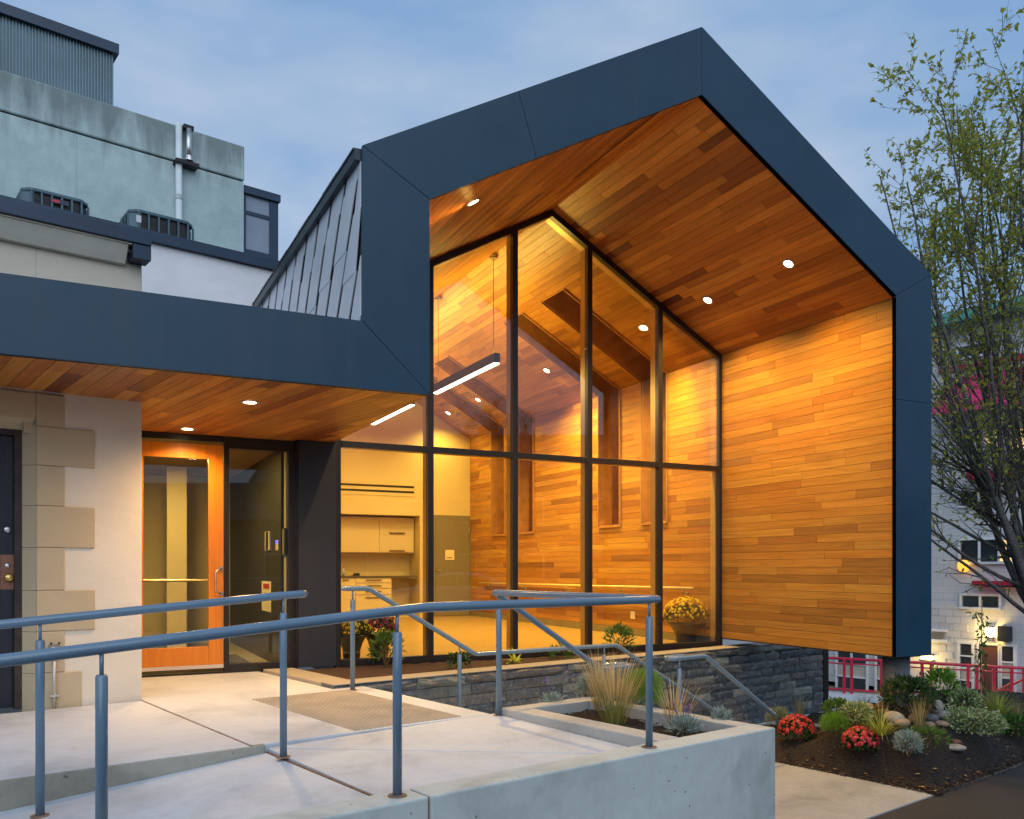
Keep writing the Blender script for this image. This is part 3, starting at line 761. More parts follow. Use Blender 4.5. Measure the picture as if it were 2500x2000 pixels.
sm2 = NT('brown_mulch'); nn = sm2.noise(sm2.pos(), 55, 4, .7); sm2.p(Base_Color=sm2.ramp(nn, [(.3, (.022,.010,.006)), (.6, (.07,.034,.020)), (.85, (.16,.09,.05))]).outputs[0], Roughness=.95); sm2.bump(nn, 1., .02)
struct(soil.build('soil', sm2.m, smooth=True))

# ================================================================== HANDRAILS
RM = M['rail']
def smooth_path(pts, rad=.05, k=5):
    pts = [Vector(p) for p in pts]; out = [pts[0]]
    for a, b_, c in zip(pts, pts[1:], pts[2:]):
        r1 = min(rad, (b_-a).length*.45, (c-b_).length*.45); p = b_ + (a-b_).normalized()*r1; q = b_ + (c-b_).normalized()*r1
        for i in range(k+1):
            t = i/k; out.append(p*(1-t)**2 + b_*2*t*(1-t) + q*t*t)
    return out + [pts[-1]]
def endcap(m, p, d, r):
    pass
def handrail(name, label, runs_, posts, rr=.0235):
    base = posts[0][0]
    t = thing(name, label, 'handrail', base, 'grey painted pipe handrails')
    for pts, rad in runs_:
        pth = smooth_path(pts, rad)
        d0 = (pth[0]-pth[1]).normalized(); d1 = (pth[-1]-pth[-2]).normalized()
        full = [pth[0]+d0*.016, pth[0]+d0*.010] + pth + [pth[-1]+d1*.010, pth[-1]+d1*.016]
        MB().tube(full, [rr*.55, rr*.88] + [rr]*len(pth) + [rr*.88, rr*.55], 18).build('rail', RM, t, smooth=True)
    for b_, ztop in posts:
        b_ = Vector(b_); zt = ztop - .098
        po = MB().lathe([(.0, 0), (.0215, 0), (.0215, zt-b_.z-.008), (.017, zt-b_.z), (.0,zt-b_.z)], b_, 16).build('post', RM, t, smooth=True)
        MB().lathe([(.046,0),(.044,.004),(.022,.006)], b_ + Vector((0,0,.0006)), 14).build('grout', M['joint'], po)
        MB().lathe([(.008, zt-.005-b_.z), (.008, ztop-b_.z-.012)], b_, 10).build('pin', RM, po, smooth=True)
zt = .915
def fz(u): return zt - .078*max(0, 2.2-u)
V3 = 3.40
u1 = UV(at_v(1585, 1817, V3))[0]; u2 = UV(at_v(970, 1929, V3))[0]; u3 = UV(at_v(248, 2000, V3))[0]
handrail('handrail', 'long grey pipe handrail on the retaining wall, nearest the viewer',
  [([W(-1.5,V3,fz(-1.5)), W(2.2,V3,zt), W(u1+.02,V3,zt), W(3.90,V3+.04,zt), W(3.93,4.4,zt), W(3.93,5.1,zt), W(3.99,5.12,zt-.02), W(5.08,5.12,.25), W(5.42,5.12,.25), W(5.47,5.16,.25), W(5.47,5.26,.25), W(5.43,5.30,.25), W(5.30,5.30,.25)], .05)],
  [(W(u1,V3,.052), zt), (W(u2,V3,.052), fz(u2)), (W(u3,V3,.052), fz(u3)), (W(3.945,5.06,-.005), zt)])
V4 = 4.86
def lz(u): return .935 - .078*max(0, 2.13-u)
handrail('handrail', 'grey pipe handrail along the inner side of the ramp, in front of the old wall',
  [([W(-1.5,V4,lz(-1.5)), W(2.13,V4,.935), W(2.27,V4,.942), W(2.30,V4+.03,.942)], .03)],
  [(W(UV(at_v(692,1834,V4))[0],V4,-.035), .93), (W(UV(at_v(98,1970,V4))[0],V4,ramp_z(.855)), lz(.855))])
V6 = 6.9
def s6(x, y): p = at_v(x, y, V6); return p
handrail('handrail', 'brownish grey pipe handrail on the stairs close to the slate wall',
  [([s6(838,1437), s6(900,1437), s6(1160,1597), s6(1505,1575), s6(1594,1636), s6(1830,1792)], .04)],
  [(W(UV(s6(861,1685))[0],V6,0), .915), (W(UV(s6(1122,1700))[0],V6,-.5), s6(1122,1573).z), (W(UV(s6(1475,1640))[0],V6,-.66), s6(1475,1577).z)])
V5 = 5.6
def s5(x, y): return at_v(x, y, V5)
a5 = s5(1722,1592); w5 = W(*UV(s5(1650,1601)), s5(1650,1601).z)
ua, ub_ = UV(s5(1645,1600))[0], UV(s5(1722,1594))[0]; zz = .2
handrail('handrail', 'short grey pipe handrail on the lower flight with a looped top end',
  [([W(ua+.30,V5+.14,zz), W(ua+.04,V5+.14,zz), W(ua,V5+.10,zz), W(ua,V5+.04,zz), W(ua+.04,V5,zz), W(ub_-.0,V5,zz), s5(1890,1745)], .045)],
  [(W(UV(s5(1659,1700))[0],V5,-.66), zz), ])

# ================================================================== OLD STUCCO BUILDING
VW = 7.50
ob = thing('stucco_building', 'old white stucco building with tan quoin blocks beside a dark door', 'building', W(1.0, 7.6, 0))
Q = lambda x, y, v=VW: (UV(at_v(x, y, v))[0], at_v(x, y, v).z)
uc = Q(347, 1400)[0]                                      # right hand corner of the lower wall
ux = [Q(x, 1400)[0] for x in (60, 88, 157, 231, 198)]     # door side, chamfer, short, long, base block
ST = M['stucco']
zd = Q(30, 1030)[1]                                       # top of the door opening
MB().box(ux[1]-.001, uc, VW, VW+.4, -.02, 3.72, W).build('wall', ST, ob, bevel=.012)
MB().box(ux[0], ux[1]-.002, VW+.145, VW+.4, -.02, zd+.04, W).build('wall', ST, ob)
MB().box(ux[0]-.001, ux[1]-.0015, VW+.001, VW+.4, zd+.041, 3.72, W).build('wall', ST, ob)
MB().box(-3, ux[0]-1.05, VW, VW+.4, -.02, 3.72, W).build('wall', ST, ob)
MB().box(ux[0]-1.05, ux[0]-.001, VW+.001, VW+.4, zd+.041, 3.72, W).build('wall', ST, ob)
MB().box(-3, uc-.2, VW+.4, 9.9, 2.3, 3.70, W).build('wall', ST, ob)
MB().box(uc-.02, uc, VW+.4, 9.9, 0, 2.47, W).build('wall', ST, ob)
# quoin blocks round the door, each one proud of the wall
zq = [Q(160, y)[1] for y in (968, 1046, 1140, 1237, 1338, 1441, 1540, 1640)] + [-.02]
wid = [2, 3, 2, 3, 2, 3, 2, 4]
for i in range(8):
    e = ux[wid[i]]
    zt_, zb_ = zq[i]-.0015, zq[i+1]+.0015
    MB().box(ux[1], e, VW-.014, VW+.02, zb_, zt_, W).build('quoin', M['quoin'], ob, bevel=.006)
    if zt_ <= zd + .08:
        zz_ = min(zt_, zd)
        MB().hexa([W(ux[0],VW+.10,zb_),W(ux[1]-.001,VW-.014,zb_),W(ux[1]-.001,VW+.1,zb_),W(ux[0],VW+.14,zb_),W(ux[0],VW+.10,zz_),W(ux[1]-.001,VW-.014,zz_),W(ux[1]-.001,VW+.1,zz_),W(ux[0],VW+.14,zz_)]).build('quoin', M['quoin'], ob)
MB().box(ux[0]-1.4, ux[1]-.002, VW-.013, VW+.02, zd+.035, zq[0]-.002, W).build('lintel', M['quoin'], ob, bevel=.005)
MB().hexa([W(ux[0]-1.4,VW-.012,zd+.034),W(ux[1]-.003,VW-.012,zd+.034),W(ux[0],VW+.10,zd-.04),W(ux[0]-1.4,VW+.10,zd-.04),W(ux[0]-1.4,VW+.005,zd+.036),W(ux[1]-.003,VW+.005,zd+.036),W(ux[0],VW+.13,zd+.036),W(ux[0]-1.4,VW+.13,zd+.036)]).build('lintel', M['quoin'], ob)
MB().box(ux[0]+.0005, ux[1]-.004, VW+.022, VW+.139, zd-.07, zd+.033, W).build('lintel', M['quoin'], ob)
dk = NT('dark_door'); dg = dk.noise(dk.pos((60,60,1.2)), 1., 4, .6); dk.p(Base_Color=dk.ramp(dg, [(.35, (.010,.011,.020)), (.75, (.030,.032,.048))]).outputs[0], Roughness=.42)
od = MB().box(ux[0]-.98, ux[0]-.055, VW+.165, VW+.21, .01, zd-.09, W).build('door', dk.m, ob)
fr = MB().box(ux[0]-.05, ux[0]-.002, VW+.11, VW+.22, 0, zd-.042, W); fr.box(ux[0]-1.04, ux[0]-.052, VW+.12, VW+.22, zd-.085, zd-.042, W)
fr.build('frame', plain('worn_frame', (.035,.022,.016), .6, vary=.5, vscale=14), od)
for k in range(1, 7):
    uu = ux[0]-.055-k*.135
    MB().box(uu-.003, uu+.003, VW+.1635, VW+.1655, .02, zd-.1, W).build('groove', M['black'], od)
brass = plain('brass', (.62,.42,.14), .25, .9); 
def knob(x, y, r, d, mat, nm):
    p = at_v(x, y, VW+.16); c = W(UV(p)[0], VW+.165, p.z)
    ax = (Matrix.Rotation(TH, 3, 'Z') @ Matrix.Rotation(R_(90), 3, 'X'))
    MB().lathe([(0,0),(r*.7,0),(r*.6,d*.4),(r,d*.6),(r*.9,d*.9),(r*.4,d),(0,d)], c, 18, axis=ax).build(nm, mat, od, smooth=True)
pm_ = at_v(17, 1397, VW+.16); pu = UV(pm_)[0]
MB().box(pu-.045, pu+.045, VW+.158, VW+.1645, pm_.z-.135, pm_.z+.135, W).build('lock_plate', plain('copper_plate', (.30,.15,.10), .4, .6), od)
knob(20, 1410, .034, .06, brass, 'knob'); knob(18, 1381, .02, .018, stl, 'lock_cylinder'); knob(18, 1293, .026, .022, stl, 'deadbolt')
# eaves: left gutter box and cornice, right parapet flashing
zc0 = Q(0, 484)[1]
MB().box(-3, 1.955, VW-.16, VW-.005, 3.722, 3.734, W).build('cornice', ST, ob)
cor = MB().prism([W(-3,VW-.003,3.585), W(-3,VW-.05,3.59), W(-3,VW-.09,3.64), W(-3,VW-.15,3.721), W(-3,VW-.003,3.721)], W(1.93,0,0)-W(-3,0,0)).build('cornice', plain('cornice_paint', (.80,.77,.66), .7, vary=.08), ob)
navy = plain('navy_flashing', (.022,.042,.075), .35, .2, .6)
MB().box(-3, 2.10, VW-.185, VW-.02, 3.735, 3.848, W).build('gutter', navy, ob, bevel=.006)
MB().box(1.96, 2.10, VW-.17, VW-.002, 3.62, 3.734, W).build('gutter_outlet', navy, ob)
MB().box(.5, 4.60, 10.2, 10.5, 2.9, 4.808, W).build('upper_wall', stucco('grey_white_stucco', (.82,.83,.86)), ob, bevel=.005)
MB().box(.5, 4.60, 10.14, 10.52, 4.809, 4.932, W).build('parapet_flashing', navy, ob, bevel=.004)
felt = plain('roof_felt', (.06,.06,.065), .9)
MB().box(-3, 1.88, VW+.42, 10.19, 3.71, 3.80, W).build('roof', felt, ob)
MB().box(.3, 4.0, 10.63, 14.5, 4.70, 4.78, W).build('roof', felt, ob)
# outlet with conduit, low on the quoins
p = at_v(130, 1588, VW); u_, z_ = UV(p)[0], p.z
ol = thing('power_outlet', 'grey weatherproof power outlet with conduit on the tan quoins', 'outlet', W(u_, VW-.02, z_))
gal = plain('galvanised', (.50,.50,.48), .4, .5)
MB().box(u_-.036, u_+.036, VW-.06, VW-.015, z_-.045, z_+.055, W).build('box', plain('grey_box', (.24,.22,.20), .5), ol, bevel=.004)
MB().box(u_-.020, u_+.020, VW-.066, VW-.061, z_-.04, z_+.03, W).build('socket', plain('socket_white', (.78,.78,.78), .4), ol)
for s_ in (-1, 1): MB().box(u_+s_*.028-.006, u_+s_*.028+.006, VW-.085, VW-.060, z_+.055, z_+.068, W).build('hinge', M['black'], ol)
MB().tube([W(u_, VW-.035, z_-.045), W(u_, VW-.035, 0)], .0125, 10).build('conduit', gal, ol, smooth=True)
MB().box(u_-.03, u_+.035, VW-.05, VW-.014, z_-.36, z_-.345, W).build('clip', gal, ol)

# ---- two condensers on its roof
def condenser(xl, xr, ytop, v, label, badge):
    a = at_v(xl, ytop, v); b_ = at_v(xr, ytop, v); u0, u1_ = UV(a)[0], UV(b_)[0]; w = (u1_-u0)*.90; d = w*.8
    u1_ = u0 + w*1.12; z1, z0 = a.z, 4.78
    t = thing('air_conditioner', label, 'air conditioner', W((u0+u1_)/2, v+d/2, z0), 'condensers on the flat roof')
    m = plain('condenser_paint', (.075,.13,.16), .4, .3); c = .10
    ring = [(u0+c, v), (u1_-c, v), (u1_, v+c), (u1_, v+d-c), (u1_-c, v+d), (u0+c, v+d), (u0, v+d-c), (u0, v+c)]
    MB().prism([W(x, y, z1-.05) for x, y in ring], (0,0,.05)).build('lid', m, t, bevel=.015)
    ins_ = [(x + (.03 if x < (u0+u1_)/2 else -.03), y + (.03 if y < v+d/2 else -.03)) for x, y in ring]
    MB().prism([W(x, y, z0) for x, y in ins_], (0,0,z1-.051-z0)).build('coil', M['black'], t)
    MB().prism([W(x, y, z0) for x, y in ring], (0,0,.06)).build('base', m, t)
    for i in range(8):
        p, q = Vector(ring[i]), Vector(ring[(i+1) % 8]); n = max(1, int((q-p).length/.105))
        for k in range(n):
            s = p + (q-p)*(k/n); MB().box(s.x-.011, s.x+.011, s.y-.011, s.y+.011, z0+.06, z1-.05, W).build('slat', m, t)
    pl_ = MB().hexa([W(u0+.004,v+c-.004,z0+.06),W(u0+c+.03,v-.004,z0+.06),W(u0+c+.03,v+.02,z0+.06),W(u0+.02,v+c,z0+.06),W(u0+.004,v+c-.004,z1-.05),W(u0+c+.03,v-.004,z1-.05),W(u0+c+.03,v+.02,z1-.05),W(u0+.02,v+c,z1-.05)])
    pl_.build('corner_panel', m, t)
    if badge == 'red':
        MB().box(u0+w*.45, u0+w*.75, v-.014, v-.010, z1-.135, z1-.085, W).build('badge', plain('badge_dark', (.03,.04,.08), .3), t)
        MB().box(u0+w*.47, u0+w*.60, v-.0165, v-.0145, z1-.125, z1-.097, W).build('badge_mark', plain('badge_red', (.6,.03,.04), .4), t)
    else:
        MB().box(u0+c-.03, u0+c+.03, v-.012, v-.0045, z1-.18, z1-.09, W).build('sticker', plain('sticker', (.6,.62,.66), .5), t)
condenser(54, 219, 450, 11.8, 'dark grey condenser with a red badge, left one on the flat roof', 'red')
condenser(318, 476, 504, 11.5, 'dark grey condenser with a white sticker, right one on the flat roof', 'white')

# ================================================================== CONCRETE TOWER BEHIND
VT = 18.0
T = lambda x, y, v=VT: (UV(at_v(x, y, v))[0], at_v(x, y, v).z)
u9, z9 = T(596, 358)
tw = thing('concrete_tower', 'weathered grey concrete tower block rising behind the old building', 'building', W(0, VT, 0))
ct = NT('stained_concrete'); p0 = ct.pos(); a_ = ct.noise(p0, .55, 6, .6, .5); b_ = ct.noise(p0, 5, 5, .65)
sx = ct.n('SeparateXYZ', {0: ct.n('NewGeometry').outputs['Position']}).outputs[2]
top = ct.math('DIVIDE', ct.math('SUBTRACT', sx, z9-1.9), 1.9)
runn = ct.noise(ct.pos((2.6, 2.6, .35)), 1., 5, .65, .4)
msk = ct.ramp(ct.math('ADD', ct.math('MULTIPLY', top, .55), ct.math('MULTIPLY', runn, .9)), [(.72, (0,0,0)), (.98, (.62,)*3)]).outputs[0]
cc = ct.mix(.35, ct.ramp(a_, [(.3, (.34,.45,.46)), (.7, (.50,.63,.63))]).outputs[0], ct.ramp(b_, [(.3, (.28,.38,.39)), (.7, (.52,.65,.65))]).outputs[0])
ct.p(Base_Color=ct.mix(msk, cc, (.075,.085,.08)), Roughness=.9); ct.bump(b_, .3, .02)
MB().box(-14, u9, VT, VT+8, 3, z9-.765, W).build('wall', ct.m, tw, bevel=.02)
MB().box(-14, u9+.01, VT-.012, VT+8, z9-.735, z9, W).build('parapet', ct.m, tw, bevel=.03)
MB().box(-14, u9-.03, VT+.04, VT+7.9, z9-.79, z9-.735, W).build('wall_joint', M['black'], tw)
ujt = T(184, 400)[0]; MB().box(ujt-.012, ujt+.012, VT-.012, VT+.01, 3, z9-.80, W).build('wall_joint', ct.m, tw)
up, zp = T(297, 82); zp0 = T(297, 300)[1]
cm = plain('ribbed_metal', (.17,.25,.29), .5, .35, vary=.16, vscale=1.2)
rb = MB(); uu = up
k = 0
while uu > -9:
    rb.box(uu-.040, uu-.020, VT+.585, VT+.63, z9+.01, zp-.14, W); uu -= .055; k += 1
pent = MB().box(-14, up, VT+.62, VT+6, z9-.2, zp-.1, W).build('penthouse', cm, tw)
tag(rb.build('ribs', cm, pent), kind='stuff')
MB().box(-14, up+.08, VT+.5, VT+6.1, zp-.14, zp+.06, W).build('penthouse_flashing', navy, pent)
ud = T(432, 400)[0]
MB().tube([W(ud, VT-.12, z9-.02), W(ud, VT-.12, 3.0)], .065, 10).build('downpipe', plain('pale_pipe', (.62,.70,.72), .5), tw, smooth=True)
zd_ = T(432, 492)[1]; MB().lathe([(.075,0),(.075,.09)], W(ud, VT-.12, zd_), 10).build('collar', plain('pipe_collar', (.5,.56,.58), .5), tw)
ud = T(453, 360)[0]; z0_, z1_ = T(453, 402)[1], T(453, 325)[1]
MB().tube([W(ud, VT-.2, z1_), W(ud, VT-.2, z0_)], .06, 10).build('vent_pipe', stl, tw, smooth=True)
MB().lathe([(.09,0),(.055,.12)], W(ud, VT-.2, z0_), 10).build('vent_pipe', stl, tw)
MB().box(ud-.26, ud+.2, VT-.25, VT-.002, z0_-.09, z0_-.02, W).build('bracket', M['black'], tw)
MB().box(ud-.1, ud+.1, VT-.22, VT-.055, z1_+.0, z1_+.08, W).build('bracket', M['black'], tw)
# glazed stair enclosure at its right edge
gu0, gu1 = u9 + .02, T(684, 500)[0]; gz = T(600, 450)[1]; gzm = T(640, 522)[1]
gb = thing('glazed_stairwell', 'narrow glazed stairwell with dark frame at the right edge of the tower', 'stairwell', W(gu0, VT+.3, 3))
vg = VT + .1
MB().box(gu0, gu1+.03, vg-.06, vg+2.4, gz-.16, gz, W).build('flashing', navy, gb)
MB().box(gu1-.20, gu1, vg, vg+.12, 3, gz-.161, W).build('post', navy, gb)
MB().box(gu0, gu0+.06, vg, vg+.12, 3, gz-.161, W).build('post', navy, gb)
MB().box(gu0+.061, gu1-.201, vg+.01, vg+.09, gzm-.05, gzm+.03, W).build('rail', navy, gb)
zl2 = T(640, 612)[1]; MB().box(gu0+.061, gu1-.201, vg+.01, vg+.09, zl2-.1, zl2, W).build('rail', navy, gb)
pg = plain('obscure_glass', (.23,.27,.34), .12, 0, .8, .12, 1.5)
MB().box(gu0+.06, gu1-.2, vg+.03, vg+.05, gzm+.03, gz-.16, W).build('pane', pg, gb)
MB().box(gu0+.06, gu1-.2, vg+.03, vg+.05, zl2, gzm-.05, W).build('pane', pg, gb)
MB().box(gu0+.06, gu1-.2, vg+.13, vg+2.3, 3, gz-.2, W).build('wall', plain('stairwell_wall', (.20,.19,.22), .8), gb)

# ================================================================== ROUND COLUMN UNDER THE FRAME
colm = MB().lathe([(0,-2.0),(.143,-2.0),(.143,ZB-.013),(0,ZB-.013)], (8.15, 6.65, 0), 32).build('column', plain('column_paint', (.075,.085,.10), .5, .1, .5, .08), smooth=False)
for p_ in colm.data.polygons: p_.use_smooth = len(p_.vertices) == 4
tag(colm, 'round dark grey steel column holding up the corner of the frame', 'column')

# ================================================================== BACKGROUND: BLOCK BUILDING AND RED RAILING
pB = at_d(2265, 1603, 24.5); UB = UV(pB)[0]
B = lambda x, y, du=0.0: (UV(at_u(x, y, UB+du))[1], at_u(x, y, UB+du).z)     # (v, z) on its face
bb = thing('block_building', 'pale concrete block apartment building with red awnings behind the tree', 'building', W(UB, 10, -2.4))
def fB(v, d, z): return W(UB + d, v, z)                    # d > 0 goes into the building
v_r, v_l = B(2600, 1500)[0] - 4, B(1900, 1500)[0] + 3      # v grows to the left
ztop = B(2290, 805)[1]
blk = NT('block_paint'); rn = blk.n('ObjectInfo').outputs['Random']; nb = blk.noise(blk.pos(), 9, 3)
blk.p(Base_Color=blk.mix(blk.math('MULTIPLY', nb, .5), blk.ramp(rn, [(0, (.50,.51,.52)), (1, (.60,.60,.60))]).outputs[0], (.46,.46,.47)), Roughness=.9); blk.bump(nb, .3, .01)
bt = NT('block_courses')
gB = bt.n('NewGeometry').outputs['Position']; sB = bt.n('SeparateXYZ', {0: bt.n('Mapping', {'Vector': gB, 'Rotation': (0,0,-TH)}).outputs[0]})
cvec = bt.n('CombineXYZ', {0: sB.outputs[1], 1: sB.outputs[2], 2: 0.}).outputs[0]
br = bt.n('TexBrick', {'Vector': cvec, 'Color1': (.55,.56,.57), 'Color2': (.60,.60,.60), 'Mortar': (.42,.43,.44), 'Scale': 1.0, 'Mortar Size': .006, 'Brick Width': .4, 'Row Height': .2})
bt.p(Base_Color=br.outputs['Color'], Roughness=.9)
bt.bump(br.outputs['Fac'], -.4, .01)
zb0 = -2.45
MB().box(v_r, v_l, .012, 9, zb0, ztop-.05, lambda a, d, z: fB(a, d, z)).build('wall', bt.m, bb)
# openings drawn as real frames standing on the wall: (x0, y0, x1, y1) pixel boxes measured on its face
whitef = plain('white_frame', (.72,.74,.76), .45); dglass = plain('dark_pane', (.035,.045,.05), .08, 0, .8, .5, 1.2)
litp = emit('lit_pane', (1.0,.62,.22), 1.1)
cream_p = plain('infill_panel', (.50,.47,.38), .7)
solid = []
def window(x0, y0, x1, y1, nx=1, ny=1, mats=None, f=.06):
    va, za = B((x0+x1)/2, y0); _, zb_ = B((x0+x1)/2, y1); v0 = B(x0, y0)[0]; v1 = B(x1, y0)[0]
    zt_, zb_ = max(za, zb_), min(za, zb_); va, vb = max(v0, v1), min(v0, v1)
    solid.append((vb-.05, va+.05, zb_-.05, zt_+.05))
    fm = MB()
    fm.box(vb-f, va+f, -.06, .011, zt_, zt_+f, fB); fm.box(vb-f, va+f, -.08, .011, zb_-f, zb_, fB)
    fm.box(vb-f, vb, -.059, .010, zb_+.0005, zt_-.0005, fB); fm.box(va, va+f, -.059, .010, zb_+.0005, zt_-.0005, fB)
    for i in range(1, nx): q = vb + (va-vb)*i/nx; fm.box(q-f/2, q+f/2, -.058, .009, zb_+.0005, zt_-.0005, fB)
    for j in range(1, ny): q = zb_ + (zt_-zb_)*j/ny; fm.box(vb+.0005, va-.0005, -.057, .008, q-f/3, q+f/3, fB)
    w_ = fm.build('window', whitef, bb)
    for i in range(nx):
        for j in range(ny):
            a, e = va - (va-vb)*i/nx, va - (va-vb)*(i+1)/nx; c, d_ = zb_ + (zt_-zb_)*j/ny, zb_ + (zt_-zb_)*(j+1)/ny
            mt_ = (mats or {}).get((i, j), dglass)
            MB().box(e+f/2+.001, a-f/2-.001, -.03, -.02, c+f/3+.001, d_-f/3-.001, fB).build('pane', mt_, w_)
    return w_
window(2046, 1590, 2116, 1684, 2, 3, {(0,1): cream_p, (1,1): cream_p})
window(2142, 1594, 2164, 1690, 1, 3, {(0,1): cream_p})
window(2345, 1572, 2374, 1690, 1, 4, {(0,1): cream_p})
window(2392, 1575, 2442, 1694, 1, 1, {(0,0): plain('brown_door', (.12,.05,.035), .5)})
window(2444, 1578, 2476, 1694, 1, 3, {(0,1): cream_p})
window(2346, 1318, 2490, 1372, 3, 1, {(0,0): dglass, (2,0): litp})
window(2350, 1455, 2440, 1483, 2, 1)
window(2345, 1198, 2440, 1232, 2, 1)
window(2408, 1050, 2440, 1092, 1, 1, {(0,0): litp}); window(2470, 1046, 2520, 1098, 1, 1, {(0,0): litp})
window(2300, 846, 2420, 872, 3, 1)
# single blocks of the lower wall
fbm = MB().box(-.5,.5,-.5,.5,-.5,.5).mesh('block', blk.m); nb_ = 0
vlo, vhi = B(2345, 1600)[0], B(2018, 1600)[0]
z = zb0; row = 0; RB = Matrix.Rotation(TH + R_(90), 4, 'Z')
ztb = B(2265, 1470)[1]
while z < ztb:
    v = vlo - .4 + (.2 if row % 2 else 0)
    while v < vhi and nb_ < 295:
        a, e = v, v + .4
        if not any(a < s1 and e > s0 and z < s3 and z+.2 > s2 for s0, s1, s2, s3 in solid):
            inst('block', fbm, bb, Matrix.Translation(fB((a+e)/2, .002, z+.1)) @ RB @ Matrix.Diagonal((.392, .024, .192, 1))); nb_ += 1
        v += .4
    z += .2; row += 1
# louvre, awning, red sunshades, eaves
lv = MB(); va, za = B(2276, 1542); vb, zb_ = B(2306, 1560)
for i in range(6): lv.box(vb, va, -.05, .0, zb_+(za-zb_)*i/6, zb_+(za-zb_)*(i+.55)/6, fB)
lv.build('louvre', plain('louvre', (.26,.24,.21), .6), bb)
lf = MB(); lf.box(vb-.08, va+.08, -.06, -.001, za+.01, za+.08, fB); lf.box(vb-.08, va+.08, -.06, -.001, zb_-.1, zb_-.02, fB); lf.build('louvre_frame', whitef, bb)
va, zt_ = B(2322, 925); vb, zb_ = B(2500, 1000); vb -= 2
aw = plain('magenta_metal', (.62,.035,.16), .45, .1)
MB().hexa([fB(vb,-1.0,zb_),fB(va+.2,-1.0,zb_),fB(va+.2,-.9,zb_),fB(vb,-.9,zb_),fB(vb,-.03,zt_),fB(va,-.03,zt_),fB(va,.0,zt_),fB(vb,.0,zt_)]).build('awning', aw, bb)
awr = MB(); v = vb
while v < va:
    awr.hexa([fB(v,-1.03,zb_),fB(v+.06,-1.03,zb_),fB(v+.06,-.98,zb_),fB(v,-.98,zb_),fB(v,-.06,zt_),fB(v+.06,-.06,zt_),fB(v+.06,-.02,zt_),fB(v,-.02,zt_)]); v += .13
tag(awr.build('awning_ribs', aw, bb), kind='stuff')
redp = plain('red_paint', (.50,.015,.045), .4)
_, zf = B(2400, 888); MB().box(vb, va+.3, -.1, -.001, zf-.09, zf+.06, fB).build('red_band', redp, bb)
va, za = B(2378, 1166); vb2, _ = B(2500, 1166); MB().box(vb2-1, va, -.5, -.001, za-.08, za+.1, fB).build('sunshade', redp, bb)
v4 = B(2432, 1180)[0]; MB().box(v4-.06, v4+.06, -.2, -.0015, za-.5, za-.085, fB).build('sunshade_bracket', redp, bb)
va, za = B(2388, 1425); MB().box(vb2-1, va, -.4, -.001, za-.06, za+.08, fB).build('sunshade', redp, bb)
MB().box(v_r, v_l, -.6, 9.2, ztop-.05, ztop+.25, fB).build('eaves', plain('green_metal', (.10,.34,.27), .5), bb)
# wall lamps of that building
lampw = emit('wall_lamp_lens', (1.0,.80,.45), 12)
def wall_lamp(x, y, w, h_, label, e):
    v, z = B(x, y); t = thing('wall_lamp', label, 'wall lamp', fB(v, -.1, z), 'lit wall lamps on the block building')
    MB().box(v-w/2, v+w/2, -.14, -.03, z-h_/2, z+h_/2, fB).build('lens', lampw, t, bevel=.01)
    MB().box(v-w/2-.03, v+w/2+.03, -.15, -.0155, z+h_/2+.001, z+h_/2+.04, fB).build('cap', M['black'], t)
    MB().box(v-w/2-.03, v+w/2+.03, -.15, -.0155, z-h_/2-.04, z-h_/2-.001, fB).build('base', M['black'], t)
    light('lamp', 'POINT', fB(v, -.3, z), t, e, WARMW, shadow_soft_size=.12)
wall_lamp(2266, 1605, .30, .11, 'lit bulkhead lamp on the block wall just right of the dark frame', 26)
wall_lamp(2419, 1543, .14, .26, 'lit upright lamp over the brown door behind the tree', 30)
MB().box(B(2458,1547)[0]-.14, B(2458,1547)[0]+.14, -.25, -.001, B(2458,1547)[1]-.2, B(2458,1547)[1]+.2, fB).build('speaker_box', M['fascia_side'], bb)
# lantern in a window
lt = thing('paper_lantern', 'round glowing orange lantern in a window of the block building', 'lantern', fB(*[B(2358,1380)[0]], -.12, B(2358,1380)[1]))
c = fB(B(2358,1382)[0], -.14, B(2358,1382)[1])
MB().lathe([(0.001,-.17),(.09,-.15),(.145,-.07),(.155,0),(.145,.07),(.09,.15),(0.001,.17)], c, 18).build('shade', emit('lantern_paper', (1.0,.42,.05), 1.5), lt, smooth=True)
MB().tube([c+Vector((0,0,.165)), c+Vector((0,0,.30))], .01, 6).build('cord', M['black'], lt)

# rear walkway and red railing
p1, p2 = at_d(2018, 1690, 23.2), at_d(2520, 1722, 21.8)
dr = (p2 - p1); dr.z = 0; dr.normalize(); nr = Vector((-dr.y, dr.x, 0))
zw0, zw1 = p1.z, p2.z
a0, a1 = p1 - dr*6, p2 + dr*8
def zw(p): s = (Vector((p.x,p.y,0)) - Vector((p1.x,p1.y,0))).dot(dr) / (Vector((p2.x,p2.y,0))-Vector((p1.x,p1.y,0))).length; return zw0 + (zw1-zw0)*s
pts = [a0 - nr*1.6, a1 - nr*1.6, a1 + nr*.25, a0 + nr*.25]
m = MB().prism([(p.x, p.y, -2.70) for p in pts], (0,0,.1)); m.v[4:] = [(p.x, p.y, zw(p)) for p in pts]
struct(m.build('walkway', M['conc_walk']))
rr_ = thing('red_railing', 'red painted metal railing in front of the block building', 'railing', p1)
redm = plain('railing_red', (.52,.012,.05), .35)
def prail(dz, r0, r1, name='rail'):
    A, E_ = a0.copy(), a1.copy(); A.z = zw(A)+dz; E_.z = zw(E_)+dz; MB().tube([A, E_], r0, 8).build(name, redm, rr_, smooth=True)
prail(.93, .038, 0); prail(.80, .020, 0); prail(.10, .028, 0)
